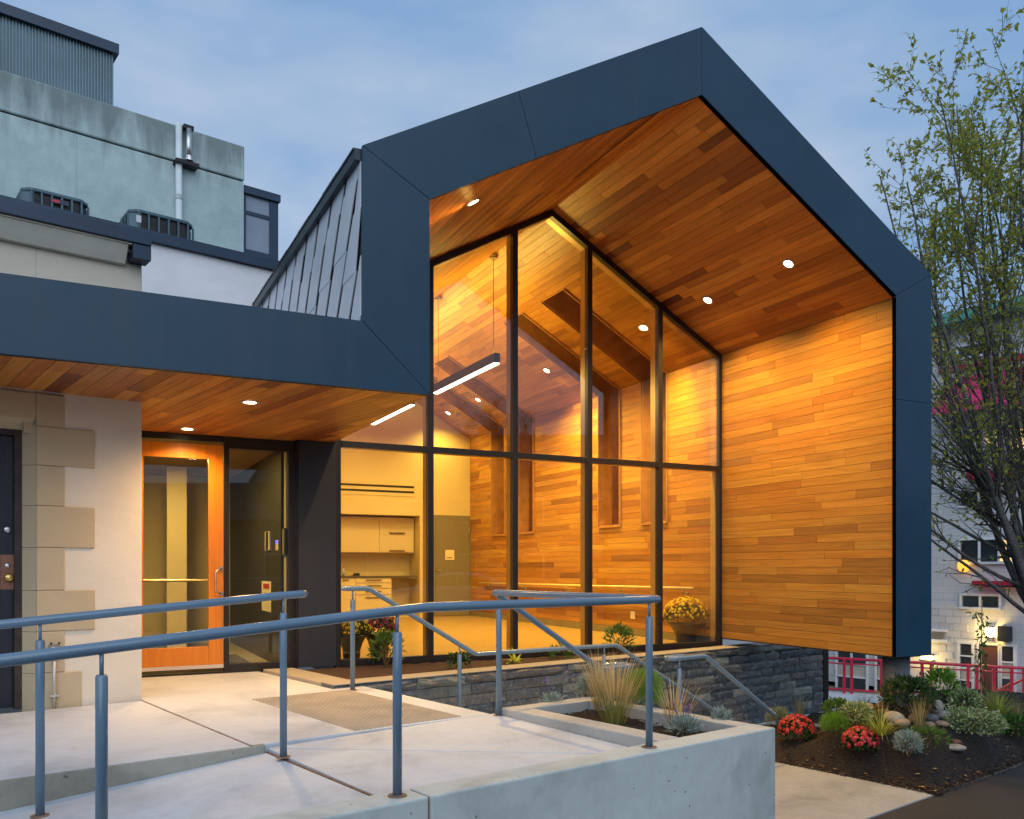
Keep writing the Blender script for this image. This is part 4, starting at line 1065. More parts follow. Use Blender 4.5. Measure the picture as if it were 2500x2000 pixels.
for x in (1985, 2061, 2079, 2152, 2251, 2273, 2363, 2385, 2397, 2426, 2470, 2500, 2530):
    d = ray(x, 1600); d.z = 0; e = Vector((p1.x, p1.y, 0))
    s = (e - Vector((0,0,0))).dot(nr) / d.dot(nr); q = d * s
    MB().box(-.035, .035, -.035, .035, 0, .93, lambda a, b_, z: Vector((q.x, q.y, zw(q))) + dr*a + nr*b_ + Vector((0,0,z))).build('post', redm, rr_)
for (xa, ya, xb, yb) in ((2430, 1689, 2470, 1668), (2472, 1672, 2504, 1655), (2436, 1685, 2470, 1685)):
    A = at_d(xa, ya, 22.3); E_ = at_d(xb, yb, 22.2); MB().tube([A, E_], .03, 8).build('brace', redm, rr_)

# ================================================================== FOLIAGE TOOLS
def rv3(r): 
    while True:
        v = Vector((r.uniform(-1,1), r.uniform(-1,1), r.uniform(-1,1)))
        if .01 < v.length < 1: return v.normalized()
def leaf(m, p, d, n, l, w, t, fold=.0):
    d = d.normalized(); s = d.cross(n)
    if s.length < 1e-3: s = d.cross(Vector((0,0,1)) if abs(d.z) < .9 else Vector((1,0,0)))
    s.normalize(); up = s.cross(d)
    m.add([p, p + d*l*.45 + s*w*.5 + up*fold*w, p + d*l, p + d*l*.45 - s*w*.5 + up*fold*w], [(0,1,2),(0,2,3)] if fold else [(0,1,2,3)], t)
def blade(m, p, d, l, w, bend, t, k=4):
    d = d.normalized(); s = d.cross(Vector((0,0,1)))
    if s.length < 1e-3: s = Vector((1,0,0))
    s.normalize(); out = Vector((d.x, d.y, 0)); out = out.normalized() if out.length > 1e-4 else Vector((1,0,0))
    vs_ = []; q = p.copy(); dd = d.copy()
    for i in range(k+1):
        f = i/k; ww = w*(1-f*.92)*.5; vs_ += [q - s*ww, q + s*ww]
        dd = (dd + (out*.6 + Vector((0,0,-1)))*bend/k).normalized(); q = q + dd*l/k
    m.add(vs_, [(2*i, 2*i+1, 2*i+3, 2*i+2) for i in range(k)], t)
LM = {
 'green': leafmat('leaf_green', [(0,(.035,.075,.012)),(.5,(.07,.15,.025)),(1,(.14,.24,.05))]),
 'dark': leafmat('leaf_dark', [(0,(.012,.035,.012)),(.6,(.03,.07,.022)),(1,(.07,.12,.04))]),
 'bright': leafmat('leaf_bright', [(0,(.08,.19,.02)),(.6,(.16,.34,.035)),(1,(.28,.45,.07))]),
 'gold': leafmat('leaf_gold', [(0,(.17,.22,.03)),(.5,(.32,.38,.05)),(1,(.50,.50,.12))]),
 'silver': leafmat('leaf_silver', [(0,(.12,.17,.15)),(.5,(.26,.34,.31)),(1,(.45,.53,.50))], .2, .7),
 'sage': leafmat('leaf_sage', [(0,(.12,.16,.07)),(.5,(.24,.28,.15)),(1,(.38,.41,.26))], .25, .7),
 'varieg': leafmat('leaf_variegated', [(0,(.06,.12,.03)),(.4,(.16,.25,.08)),(.7,(.40,.44,.22)),(1,(.66,.64,.45))], .25),
 'tan': leafmat('grass_tan', [(0,(.16,.17,.045)),(.35,(.38,.29,.11)),(.7,(.55,.40,.18)),(1,(.68,.54,.30))], .3, .7),
 'mixgrass': leafmat('grass_mix', [(0,(.09,.15,.03)),(.5,(.24,.27,.06)),(1,(.50,.42,.17))], .3, .7),
 'yellowf': leafmat('petal_yellow', [(0,(.70,.48,.02)),(.5,(.90,.72,.04)),(1,(.95,.85,.20))], .45),
 'redf': leafmat('petal_red', [(0,(.45,.02,.02)),(.5,(.66,.06,.045)),(1,(.80,.16,.09))], .3),
 'coralf': leafmat('petal_coral', [(0,(.42,.015,.03)),(.5,(.62,.06,.07)),(1,(.76,.17,.15))], .3),
 'pinkf': leafmat('petal_magenta', [(0,(.22,.006,.05)),(.5,(.42,.015,.10)),(1,(.58,.06,.18))], .3),
 'purple': leafmat('petal_purple', [(0,(.12,.03,.30)),(1,(.28,.12,.55))], .2),
 'tree': leafmat('leaf_tree', [(0,(.14,.20,.035)),(.35,(.30,.36,.055)),(.62,(.46,.46,.075)),(.85,(.56,.48,.10)),(1,(.54,.32,.08))], .55),
 'hosta': leafmat('leaf_hosta', [(0,(.30,.38,.03)),(1,(.55,.58,.08))], .35),
}
def plant(name, label, cat, base, group=None): return thing(name, label, cat, base, group)
def ball_shrub(name, label, base, w, h_, mat, n, ll, lw, seed, group=None, stems=True, up=.3, cat='shrub', fold=0., hollow=.35):
    r = random.Random(seed); t = plant(name, label, cat, base, group); b_ = Vector(base); m = MB()
    cl = [(rv3(r), r.uniform(.75, 1.1)) for _ in range(14)]
    for i in range(n):
        d = rv3(r); 
        if d.z < -.55: d.z = -d.z
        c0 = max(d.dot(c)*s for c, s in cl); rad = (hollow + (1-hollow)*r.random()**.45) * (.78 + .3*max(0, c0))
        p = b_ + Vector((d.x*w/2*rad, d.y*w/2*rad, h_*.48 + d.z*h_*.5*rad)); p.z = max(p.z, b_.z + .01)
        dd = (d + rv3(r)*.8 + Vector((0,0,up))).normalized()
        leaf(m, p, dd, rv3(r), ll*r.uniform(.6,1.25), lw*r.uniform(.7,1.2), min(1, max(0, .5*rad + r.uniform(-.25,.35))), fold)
    for k in range(max(5, n//90)):
        d = rv3(r); d.z = abs(d.z)*.9 + .15; d.normalize(); c = b_ + Vector((d.x*w*.42, d.y*w*.42, h_*.45 + d.z*h_*.42)); L_ = r.uniform(.12,.34)*max(w, h_)
        dd = (d + rv3(r)*.5 + Vector((0,0,.5))).normalized()
        for q in range(7): leaf(m, c + dd*L_*q/7, (dd*.6 + rv3(r)).normalized(), rv3(r), ll*r.uniform(.6,1.1), lw*r.uniform(.7,1.1), r.uniform(.4,1))
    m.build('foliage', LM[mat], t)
    if stems:
        s = MB()
        for k in range(9):
            d = Vector((r.uniform(-1,1), r.uniform(-1,1), r.uniform(1.2,2.4))).normalized()
            s.tube([b_ - Vector((0,0,.02)), b_ + d*h_*.35, b_ + d*h_*.7 + rv3(r)*.02], [.006,.005,.003], 5)
        s.build('stems', M['twig'], t)
    return t
M['twig'] = plain('twig', (.09,.055,.03), .85, vary=.3, vscale=20)
def grass(name, label, base, h_, spread, n, mat, seed, w=.005, bend=.5, lean=.35, group=None, plume=0, cat='grass'):
    r = random.Random(seed); t = plant(name, label, cat, base, group); t['kind'] = 'thing'; b_ = Vector(base); m = MB(); pm = MB()
    for i in range(n):
        a = r.uniform(0, 6.283); q = r.random()**.6; d = Vector((math.cos(a)*lean*q, math.sin(a)*lean*q, 1))
        p = b_ + Vector((math.cos(a), math.sin(a), 0))*spread*q*.5
        l = h_*r.uniform(.6,1.08)
        blade(m, p, d, l, w*r.uniform(.7,1.3), bend*r.uniform(.3,1.2)*(.4+q), r.random())
        if plume and r.random() < plume:
            blade(pm, p + d.normalized()*l*.45, d, l*.62, w*2.0, bend*r.uniform(.3,1.0), .55 + .45*r.random(), 5)
    m.build('blades', LM[mat], t)
    if plume: pm.build('plumes', LM['tan'], t)
    return t
def mum(label, base, w, h_, mat, n, seed, potted=None, group='chrysanthemums'):
    r = random.Random(seed); t = plant('chrysanthemum', label, 'flower plant', base, group); b_ = Vector(base); f = MB(); g_ = MB()
    oz = 0
    if potted:
        pr, phh = potted; oz = phh*.86
        MB().lathe([(pr*.52,0),(pr*.6,phh*.15),(pr*.62,phh*.4),(pr*.78,phh*.68),(pr*1.02,phh*.92),(pr*1.08,phh),(pr*.98,phh*.985),(pr*.9,phh*.9),(0.001,phh*.88)], b_, 24).build('pot', plain('pot_plastic', (.022,.020,.018), .4), t, smooth=True)
    for i in range(700):
        d = rv3(r); d.z = abs(d.z)*1.0 - .25; rad = .6+.36*r.random()
        p = b_ + Vector((d.x*w/2*rad, d.y*w/2*rad, oz + h_*.34 + d.z*h_*.6*rad)); p.z = max(p.z, b_.z + .01)
        leaf(g_, p, (d+rv3(r)*.8).normalized(), rv3(r), .05, .026, r.random())
    g_.build('foliage', LM['dark'], t)
    i = 0; ga = 2.39996
    for i in range(n):
        zz_ = 1 - (i+.5)/n*1.02; rr2 = math.sqrt(max(0, 1-zz_*zz_)); a = i*ga + r.uniform(-.3,.3)
        d = Vector((rr2*math.cos(a), rr2*math.sin(a), zz_)); d = (d + rv3(r)*.12).normalized()
        p = b_ + Vector((d.x*w/2*1.02, d.y*w/2*1.02, oz + h_*.36 + d.z*h_*.64*r.uniform(.94,1.04)))
        s = .022*r.uniform(.75,1.25); ax = (d + rv3(r)*.3).normalized().to_track_quat('Z','Y').to_matrix(); k = 9; tn = r.random()
        vs_ = [p + ax @ Vector((0,0,.006))]
        for j in range(2*k):
            q = j*math.pi/k; rad = s*(1.05 if j%2 == 0 else .62); vs_.append(p + ax @ Vector((rad*math.cos(q), rad*math.sin(q), -.002 if j%2==0 else .003)))
        f.add(vs_, [(0, 1+j, 1+(j+1)%(2*k)) for j in range(2*k)], tn)
        vs_ = [p + ax @ Vector((0,0,.014))] + [p + ax @ Vector((s*.55*math.cos(j*1.047), s*.55*math.sin(j*1.047), .007)) for j in range(6)]
        f.add(vs_, [(0, 1+j, 1+(j+1)%6) for j in range(6)], max(0, tn-.35))
    f.build('flowers', LM[mat], t)
    return t
def lavender(label, base, w, h_, n, seed, spikes=0, group=None, mat='silver'):
    t = ball_shrub('lavender', label, base, w, h_, mat, n, .045, .007, seed, group, True, .9, 'lavender', 0, .2)
    if spikes:
        r = random.Random(seed+1); s = MB(); f = MB(); b_ = Vector(base)
        for k in range(spikes):
            d = Vector((r.uniform(-.35,.35), r.uniform(-.35,.35), 1)).normalized(); L_ = h_*r.uniform(1.4,2.3)
            s.tube([b_ + d*h_*.4, b_ + d*L_], .0018, 4)
            for q in range(16):
                p = b_ + d*(L_ + .006*(q-6)); leaf(f, p, rv3(r)+d*.3, rv3(r), .012, .010, r.random())
        s.build('stalks', LM['sage'], t); f.build('flowers', LM['purple'], t)
    return t

# ================================================================== ROCKS AND GARDEN
def rock_mesh(seed):
    r = random.Random(seed); m = MB(); n, k = 14, 9; vs_ = []; ax = [rv3(r) for _ in range(7)]; am = [r.uniform(-.10,.13) for _ in ax]
    for i in range(k+1):
        for j in range(n):
            th_ = math.pi*i/k; ph_ = 2*math.pi*j/n; d = Vector((math.sin(th_)*math.cos(ph_), math.sin(th_)*math.sin(ph_), math.cos(th_)))
            q = 1 + sum(a*max(0, d.dot(x))**2 for a, x in zip(am, ax)); vs_.append(d*q*.5)
    m.add(vs_, [(i*n+j, i*n+(j+1)%n, (i+1)*n+(j+1)%n, (i+1)*n+j) for i in range(k) for j in range(n)])
    return m
def rockmat(name, c):
    t = NT(name); p0 = t.n('TexCoord').outputs['Object']; a = t.noise(p0, 3, 5, .65, .4); s = t.noise(p0, 42, 3, .7)
    col = t.mix(t.ramp(s, [(.42,(0,0,0)),(.7,(.6,)*3)]).outputs[0], t.ramp(a, [(.3, tuple(q*.6 for q in c)), (.7, tuple(q*1.2 for q in c))]).outputs[0], tuple(q*.45 for q in c))
    t.p(Base_Color=col, Roughness=.85); t.bump(t.math('ADD', a, t.math('MULTIPLY', s, .3)), .5, .03); return t.m
RK = {'grey': rockmat('rock_grey', (.30,.28,.25)), 'tan': rockmat('rock_tan', (.34,.24,.16)), 'brown': rockmat('rock_brown', (.16,.085,.05)), 'dark': rockmat('rock_dark', (.13,.14,.15))}
def rock(x, y, w, h_, c, label, seed, flat=1.0):
    p = at_bed(x, y); D = (p - EYEV).dot(Vector((FW.x, FW.y, 0))); sw_, sh_ = w*D/FPX, h_*D/FPX
    o = rock_mesh(seed).build('boulder', RK[c], None, smooth=True)
    o.location = p + Vector((0,0,sh_*.32)); o.scale = (sw_, sw_*.8, sh_*1.05); o.rotation_euler = (0, 0, seed*1.3)
    tag(o, label, 'rock', 'boulders round the column')
rock(2182, 1765, 54, 33, 'grey', 'large smooth pale grey boulder, biggest of the pile', 1)
rock(2158, 1733, 38, 22, 'brown', 'dark brown rounded boulder at the foot of the column', 2)
rock(2120, 1735, 34, 20, 'tan', 'tan boulder left of the dark brown one', 3)
rock(2160, 1745, 34, 18, 'brown', 'small brown boulder wedged above the big pale one', 4)
rock(2202, 1773, 46, 24, 'tan', 'reddish tan boulder low in front of the pile', 5)
rock(2232, 1763, 34, 24, 'tan', 'pinkish tan boulder behind the tan grass', 6)
rock(2277, 1759, 30, 20, 'dark', 'dark blue grey boulder right of the tan grass', 7)
rock(2270, 1775, 30, 17, 'tan', 'orange tan boulder right of the tan grass base', 8)
rock(2300, 1772, 34, 15, 'tan', 'flat tan boulder at the right end of the pile', 9)
rock(2305, 1753, 46, 22, 'grey', 'grey oval boulder behind the variegated shrub', 10)
rock(2285, 1738, 34, 32, 'grey', 'tall grey boulder behind the dark shrub', 11)
rock(2175, 1773, 18, 11, 'grey', 'small white stone at the front of the pile', 12)
rock(2085, 1753, 26, 14, 'tan', 'small tan boulder left end of the pile', 13)
rock(2330, 1830, 54, 16, 'grey', 'flat pale stone lying alone on the dark mulch', 14)
rock(2335, 1815, 32, 12, 'brown', 'small brown stone behind the flat pale one', 15)
rock(1992, 1775, 26, 10, 'grey', 'small pale stone right of the left red flowers', 16)
rock(2432, 1752, 26, 14, 'grey', 'grey stone under the golden grass', 17)
rock(2460, 1760, 30, 12, 'tan', 'tan stone at the right under the golden grass', 18)

def G(x, y): 
    p = at_bed(x, y); D = p.x*FW.x + p.y*FW.y; return p, D/FPX
def gsh(x, y, w, h_, *a, **k):
    p, s = G(x, y); return p, w*s, h_*s
p, w, h_ = gsh(1900, 1782, 56, 52); ball_shrub('lavender_cotton', 'round grey green tuft at the corner of the concrete planter', p, w, h_, 'sage', 1500, .045, .006, 31, None, True, .9, 'shrub', 0, .2)
p, w, h_ = gsh(1952, 1752, 40, 66); grass('feather_grass', 'wispy tan grass in front of the slate wall end', p, h_, w*.35, 110, 'tan', 32, .004, .35, .3)
p, w, h_ = gsh(1945, 1806, 86, 60); mum('orange red chrysanthemum bush, left of the two on the mulch', p, w, h_, 'redf', 150, 33)
p, w, h_ = gsh(2101, 1835, 84, 60); mum('coral red chrysanthemum bush, right of the two on the mulch', p, w, h_, 'coralf', 150, 34)
p, w, h_ = gsh(2048, 1770, 74, 62); ball_shrub('leafy_shrub', 'green leafy shrub with pale tips left of the rocks', p, w, h_, 'green', 900, .05, .018, 35)
p, w, h_ = gsh(2040, 1800, 68, 58); ball_shrub('feathery_shrub', 'low feathery bright green plant between the red flowers', p, w, h_, 'bright', 2600, .05, .004, 36, None, False, 1.2, 'shrub', 0, .1)
p, w, h_ = gsh(2090, 1772, 70, 56); ball_shrub('variegated_shrub', 'cream edged grey shrub left of the big pale boulder', p, w, h_, 'varieg', 750, .05, .016, 37)
p, w, h_ = gsh(2110, 1726, 70, 44); grass('sedge', 'arching green sedge behind the left boulders', p, h_*1.4, w*.3, 90, 'mixgrass', 38, .008, 1.0, .8)
p, w, h_ = gsh(2150, 1795, 100, 72); grass('golden_grass', 'lime yellow arching grass in front of the boulders', p, h_*1.35, w*.3, 130, 'gold', 39, .010, 1.1, .8)
p, w, h_ = gsh(2218, 1848, 60, 62); ball_shrub('lavender_cotton', 'round silver blue tuft alone on the mulch', p, w, h_, 'silver', 1900, .045, .006, 40, None, True, .9, 'shrub', 0, .2)
p, w, h_ = gsh(2243, 1777, 52, 84); grass('feather_grass', 'upright tan grass clump among the boulders', p, h_, w*.35, 170, 'tan', 41, .005, .25, .28)
p, w, h_ = gsh(2262, 1822, 90, 44); ball_shrub('fern', 'low green ferny plant behind the silver tuft', p, w, h_, 'green', 420, .06, .012, 42)
p, w, h_ = gsh(2216, 1738, 112, 78)
sk = ball_shrub('skimmia', 'dark green shrub with brown bud clusters before the column', p, w, h_, 'dark', 620, .085, .034, 43)
r = random.Random(4); m = MB()
for k in range(26):
    d = rv3(r); d.z = abs(d.z); c = p + Vector((d.x*w*.46, d.y*w*.46, h_*.45 + d.z*h_*.55))
    for q in range(26): leaf(m, c + rv3(r)*.022, rv3(r), rv3(r), .014, .012, r.random())
tag(m.build('buds', leafmat('bud', [(0,(.10,.09,.04)),(1,(.26,.20,.11))], .1), sk), kind='stuff')
p, w, h_ = gsh(2298, 1722, 74, 88); ball_shrub('laurel', 'bright green upright shrub right of the column', p, w, h_, 'bright', 420, .085, .030, 44, None, True, .5)
p, w, h_ = gsh(2370, 1795, 150, 62); ball_shrub('variegated_shrub', 'wide low cream and green shrub on the right of the mulch', p, w, h_, 'varieg', 2600, .045, .016, 45)
p, w, h_ = gsh(2355, 1742, 70, 62); ball_shrub('variegated_shrub', 'upright cream edged shrub behind the wide low one', p, w, h_, 'varieg', 700, .05, .017, 46)
p, w, h_ = gsh(2435, 1742, 110, 60); grass('golden_grass', 'golden green fountain grass at the right of the bed', p, h_*1.6, w*.35, 220, 'gold', 47, .011, 1.2, .9)
p, w, h_ = gsh(2412, 1738, 34, 40); grass('feather_grass', 'small tan grass tuft before the golden fountain grass', p, h_*1.2, w*.5, 110, 'tan', 48, .004, .3, .35)
p, w, h_ = gsh(2482, 1752, 34, 40); grass('feather_grass', 'small tan grass tuft at the right picture edge', p, h_*1.1, w*.5, 90, 'tan', 49, .004, .3, .35)
p, w, h_ = gsh(2485, 1800, 92, 48); ball_shrub('leafy_shrub', 'low green leafy shrub at the right picture edge', p, w, h_, 'green', 620, .07, .024, 50)
p, w, h_ = gsh(2325, 1735, 60, 40); grass('sedge', 'thin dark sedge behind the grey oval boulder', p, h_*1.2, w*.4, 80, 'mixgrass', 51, .004, .5, .5)
p, w, h_ = gsh(2345, 1722, 70, 40); ball_shrub('leafy_shrub', 'dull green low shrub behind the upright variegated one', p, w, h_, 'dark', 400, .05, .02, 52)
# staked climber in front of the brown door
p, s = G(2395, 1712)
vt = plant('staked_vine', 'thin leafy vine tied to a bamboo stake before the block building', 'vine', p)
MB().tube([p - Vector((0,0,.1)), p + Vector((.02,0,1.32))], .007, 6).build('stake', plain('bamboo', (.42,.30,.13), .6), vt)
r = random.Random(8); m = MB(); st_ = MB()
path = [p + Vector((.05*math.sin(k*.9), .04*math.cos(k*.7), k*.065)) for k in range(19)]
st_.tube(path, .006, 5); st_.build('stem', M['twig'], vt)
for q in path[5:]:
    for k in range(9): leaf(m, q + rv3(r)*.07, rv3(r)+Vector((0,0,-.7)), rv3(r), .085, .028, r.random()*.8)
m.build('foliage', LM['green'], vt)
# fallen leaves and chips on the mulch
r = random.Random(12); m = MB()
for k in range(300):
    u, v = r.uniform(8.32, 12.5), r.uniform(3.86, 5.6)
    if r.random() < .35: v = 3.86 + abs(r.gauss(0, .12)); 
    if r.random() < .25: u = 8.3 + abs(r.gauss(0, .08))
    c = W(u, v, bed_z(u, v) + .013); a = r.uniform(0, 6.28); d = Vector((math.cos(a), math.sin(a), r.uniform(-.2,.3)))
    leaf(m, c, d, Vector((0,0,1)) + rv3(r)*.5, r.uniform(.025,.07), r.uniform(.012,.03), r.random())
tag(m.build('fallen_leaves', leafmat('dead_leaf', [(0,(.10,.045,.02)),(.6,(.22,.11,.045)),(.9,(.34,.22,.05)),(1,(.5,.42,.3))], .15)), 'small dry leaves and bark chips scattered over the dark mulch', 'leaves', kind='stuff')

r = random.Random(31); m = MB()
for k in range(6500):
    u, v = r.uniform(8.24, 12.6), r.uniform(3.79, 6.2)
    if r.random() < .3: v = 3.82 + abs(r.gauss(0, .10))
    if r.random() < .15: u = 8.25 + abs(r.gauss(0, .06))
    zb_ = bed_z(u, v) if u > 8.285 and v > 3.845 else zL
    c = W(u, v, zb_ + r.uniform(.004,.012)); a = r.uniform(0, 6.28); d = Vector((math.cos(a), math.sin(a), r.uniform(-.25,.35)))
    leaf(m, c, d, Vector((0,0,1)) + rv3(r)*.9, r.uniform(.015,.055), r.uniform(.006,.016), r.random()**2.2)
for k in range(900):
    u, v = r.uniform(4.15, 4.73), r.uniform(3.5, 4.9); c = W(u, v, -.022); a = r.uniform(0, 6.28)
    leaf(m, c, Vector((math.cos(a), math.sin(a), r.uniform(-.2,.3))), Vector((0,0,1)) + rv3(r)*.9, r.uniform(.012,.04), r.uniform(.005,.012), r.random()**2)
tag(m.build('bark_chips', leafmat('bark_chip', [(0,(.010,.006,.005)),(.4,(.028,.016,.012)),(.8,(.085,.05,.032)),(1,(.24,.15,.09))], .0, .9)), 'loose dark bark chips covering the planting beds', 'bark chips', kind='stuff')
# ---- planter plants
zp_ = -.03
A = lambda x, y: at_z(x, y, zp_)
lavender('small grey lavender at the left end of the concrete planter', A(1346, 1736), .16, .13, 420, 61, 4)
lavender('grey lavender bush behind the tall blond grass', A(1432, 1722), .17, .24, 900, 62)
grass('feather_grass', 'tall blond feather grass fountain in the concrete planter', A(1500, 1768), .50, .16, 260, 'mixgrass', 63, .0035, .40, .42, None, .75)
grass('feather_grass', 'slimmer blond feather grass behind the tall fountain', A(1465, 1738), .46, .09, 130, 'tan', 64, .003, .25, .25, None, .8)
ball_shrub('feathery_shrub', 'bright green feathery plant beside the tall blond grass', A(1568, 1748), .30, .34, 'bright', 3600, .06, .003, 65, None, False, 1.4, 'shrub', 0, .08)
grass('feather_grass', 'sparse pale grass at the right of the concrete planter', A(1648, 1775), .36, .12, 60, 'tan', 66, .004, .35, .5, None, .6)
lavender('silver lavender with purple spikes under the sparse pale grass', A(1672, 1795), .20, .11, 700, 67, 6)
lavender('small silver lavender at the right corner of the planter', A(1760, 1782), .11, .14, 420, 68)
# ---- plants in the strip under the windows
S = lambda x, y: at_z(x, y, .01)
ball_shrub('rhododendron', 'small green rhododendron under the left window', S(942, 1628), .34, .38, 'green', 330, .075, .02, 71, None, True, .4)
ball_shrub('hellebore', 'low dark green plant under the second window', S(1120, 1632), .22, .13, 'dark', 70, .075, .036, 72, None, False)
grass('hosta', 'small yellow green hosta under the windows', S(1258, 1618), .20, .05, 12, 'hosta', 73, .06, 1.4, 1.0, None, 0, 'hosta')
ball_shrub('hellebore', 'low green plant right of the yellow hosta', S(1368, 1608), .26, .12, 'green', 75, .08, .036, 74, None, False)
ball_shrub('rhododendron', 'leggy green rhododendron under the fourth window', S(1512, 1600), .36, .36, 'green', 260, .085, .022, 75, None, True, .5)

# ================================================================== TREE
tb = at_d(2575, 1745, 13.0); tb.z = -.75
tree = plant('street_tree', 'multi stemmed tree with thin yellow green autumn leaves at the right', 'tree', tb)
r = random.Random(77); wood_ = MB(); lv_ = MB(); tips = []
def limb(p, d, L_, rad, lvl, bendup):
    n = max(4, int(L_/.32)); path = [p.copy()]; rads = [rad]; q = p.copy(); dd = d.normalized()
    for i in range(n):
        f = (i+1)/n
        dd = (dd + rv3(r)*.075 + Vector((0,0,bendup*.06))).normalized(); q = q + dd*L_/n
        path.append(q.copy()); rads.append(rad*(1-f*.86)+.0022)
    wood_.tube(path, rads, 8 if lvl == 0 else (6 if lvl == 1 else 4), cap=False)
    if lvl < 3:
        nc = {0: 11, 1: 6, 2: 3}[lvl]
        for k in range(nc):
            f = r.uniform(.16 if lvl == 0 else .1, .98); i = min(n-1, int(f*n)); b_ = path[i].lerp(path[i+1], f*n-i)
            ax = (path[i+1]-path[i]).normalized(); sd = rv3(r); sd = (sd - ax*sd.dot(ax)).normalized()
            ang = r.uniform(.32,.62) if lvl == 0 else r.uniform(.4,.9)
            dn_ = (ax*math.cos(ang) + sd*math.sin(ang)).normalized(); dn_.z = dn_.z if lvl < 1 else dn_.z*.92
            limb(b_, dn_, {0: 1.9, 1: .82, 2: .36}[lvl]*r.uniform(.55,1.2)*(1.08-f*.45), rads[i]*{0:.42,1:.42,2:.5}[lvl], lvl+1, .7)
    if 1:
        den = (20, 10, 6, 6)[lvl]
        hgt = (path[-1].z - tb.z)
        for k in range(den):
            f = r.uniform((.62,.45,.15,.15)[lvl], 1.0); i = min(n-1, int(f*n)); b_ = path[i].lerp(path[i+1], f*n-i)
            if r.random() < (.70 if hgt < 4.6 else .40 if hgt < 6.2 else 0): continue
            dl = (rv3(r) + Vector((0,0,-.45)) + (path[i+1]-path[i]).normalized()*.6).normalized()
            l = r.uniform(.06,.105); tone = min(1, max(0, r.gauss(.42,.22) + (.10 if hgt > 4 else -.05)))
            leaf(lv_, b_, dl, rv3(r)+Vector((0,0,1.2)), l, l*.5, tone, .12)
fork = tb + Vector((-.10, .05, .9))
wood_.tube([tb - Vector((0,0,.3)), tb + Vector((0,0,.3)), fork], [.20,.17,.15], 12)
left = -RT
for k in range(14):
    a = k*2.399 + .4; az = Vector((math.cos(a), math.sin(a), 0)); lean = r.uniform(.16,.62)
    if k in (0, 2, 3, 5, 7, 8, 10, 12): az = Vector((left.x, left.y, 0)) + rv3(r)*.35; az.z = 0; az.normalize(); lean = (.30,.12,.46,.58,.22,.38,.52,.16)[(0,2,3,5,7,8,10,12).index(k)]
    limb(fork + az*.05, az*lean + Vector((0,0,1)), r.uniform(6.9,8.5)*(1.0 if lean < .4 else .86), r.uniform(.036,.062), 0, .9)
for k in range(5):                                           # low side branches with leaf sprays
    az = Vector((left.x, left.y, 0)) + rv3(r)*.5; az.z = 0; az.normalize()
    limb(fork + Vector((0,0,.1+.42*k)) + az*.1, az + Vector((0,0,.55)), r.uniform(2.4,3.6), .035, 1, .3)
bark = NT('bark'); nb2 = bark.noise(bark.pos((1,1,.6)), 22, 4, .7); ns_ = bark.noise(bark.pos(), 45, 3)
bark.p(Base_Color=bark.mix(bark.ramp(ns_, [(.56,(0,0,0)),(.66,(.8,)*3)]).outputs[0], bark.ramp(nb2, [(.3,(.045,.042,.045)),(.7,(.12,.115,.11))]).outputs[0], (.22,.23,.22)), Roughness=.9); bark.bump(nb2, .8, .02)
wood_.build('trunk', bark.m, tree, smooth=True); lv_.build('crown', LM['tree'], tree)
print('TREE', len(wood_.f), len(lv_.f))

# ================================================================== INSIDE THE ROOM
cab = plain('cabinet_front', (.62,.52,.32), .4, vary=.02); hnd = plain('cabinet_handle', (.22,.17,.10), .35, .7)
def fbox(x0, y0, x1, y1, Y, d, name, mat, par, g_=.004):
    a = at_y(x0, y1, Y); e = at_y(x1, y0, Y); return MB().box(a.x+g_, e.x-g_, Y-d, Y, a.z+g_, e.z-g_).build(name, mat, par)
Yu = YK + .30
a = at_y(800, 1349, Yu); e = at_y(1011, 1265, Yu)
uc_ = thing('wall_cabinet', 'cream wall cabinet with flap doors above the kitchen counter', 'cabinet', (a.x, Yu, a.z))
MB().box(XI+.02, e.x, Yu+.001, YK+.638, a.z, e.z).build('body', cab, uc_)
for (x0, y0, x1, y1) in ((926,1265,1010,1306), (926,1307,1010,1348), (832,1265,925,1348)):
    dr_ = fbox(x0, y0, x1, y1, Yu, .018, 'flap', cab, uc_)
for y in (1302, 1345): fbox(950, y-1.5, 988, y+1.5, Yu-.02, .02, 'handle', hnd, uc_, 0)
Yb = YK + .06
a = at_y(832, 1520, Yb); c_ = at_y(956, 1411, Yb); zc_ = c_.z
bc = thing('base_cabinet', 'cream kitchen base cabinet with drawers and dark counter', 'cabinet', (a.x, Yb, .02))
MB().box(XI+.02, c_.x, Yb+.001, YK+.638, .02, zc_).build('body', cab, bc)
e = at_y(1018, 1405, Yb)
MB().box(XI+.02, e.x, Yb-.03, YK+.639, zc_+.002, zc_+.045).build('counter', plain('counter_top', (.10,.085,.065), .3), bc)
for (x0, y0, x1, y1) in ((868,1412,955,1423), (868,1424,955,1437), (868,1438,955,1452), (868,1453,955,1500), (832,1412,867,1500)):
    fbox(x0, y0, x1, y1, Yb, .018, 'drawer', cab, bc)
for y in (1416, 1430, 1444, 1459): fbox(893, y-1.2, 931, y+1.2, Yb-.02, .02, 'handle', hnd, bc, 0)
fbox(836, 1414.8, 851, 1417.2, Yb-.02, .02, 'handle', hnd, bc, 0)
zt2 = zc_ + .046
pb = at_y(838, 1395, YK+.3); t = thing('bottle', 'small clear bottle on the kitchen counter', 'bottle', (pb.x, YK+.3, zt2))
MB().lathe([(0,0),(.03,0),(.03,.12),(.012,.15),(.012,.17)], (pb.x, YK+.3, zt2), 12).build('body', plain('bottle_plastic', (.45,.50,.52), .15), t, smooth=True)
MB().lathe([(.014,.171),(.014,.19),(0,.19)], (pb.x, YK+.3, zt2), 10).build('cap', plain('cap_blue', (.05,.07,.3), .4), t)
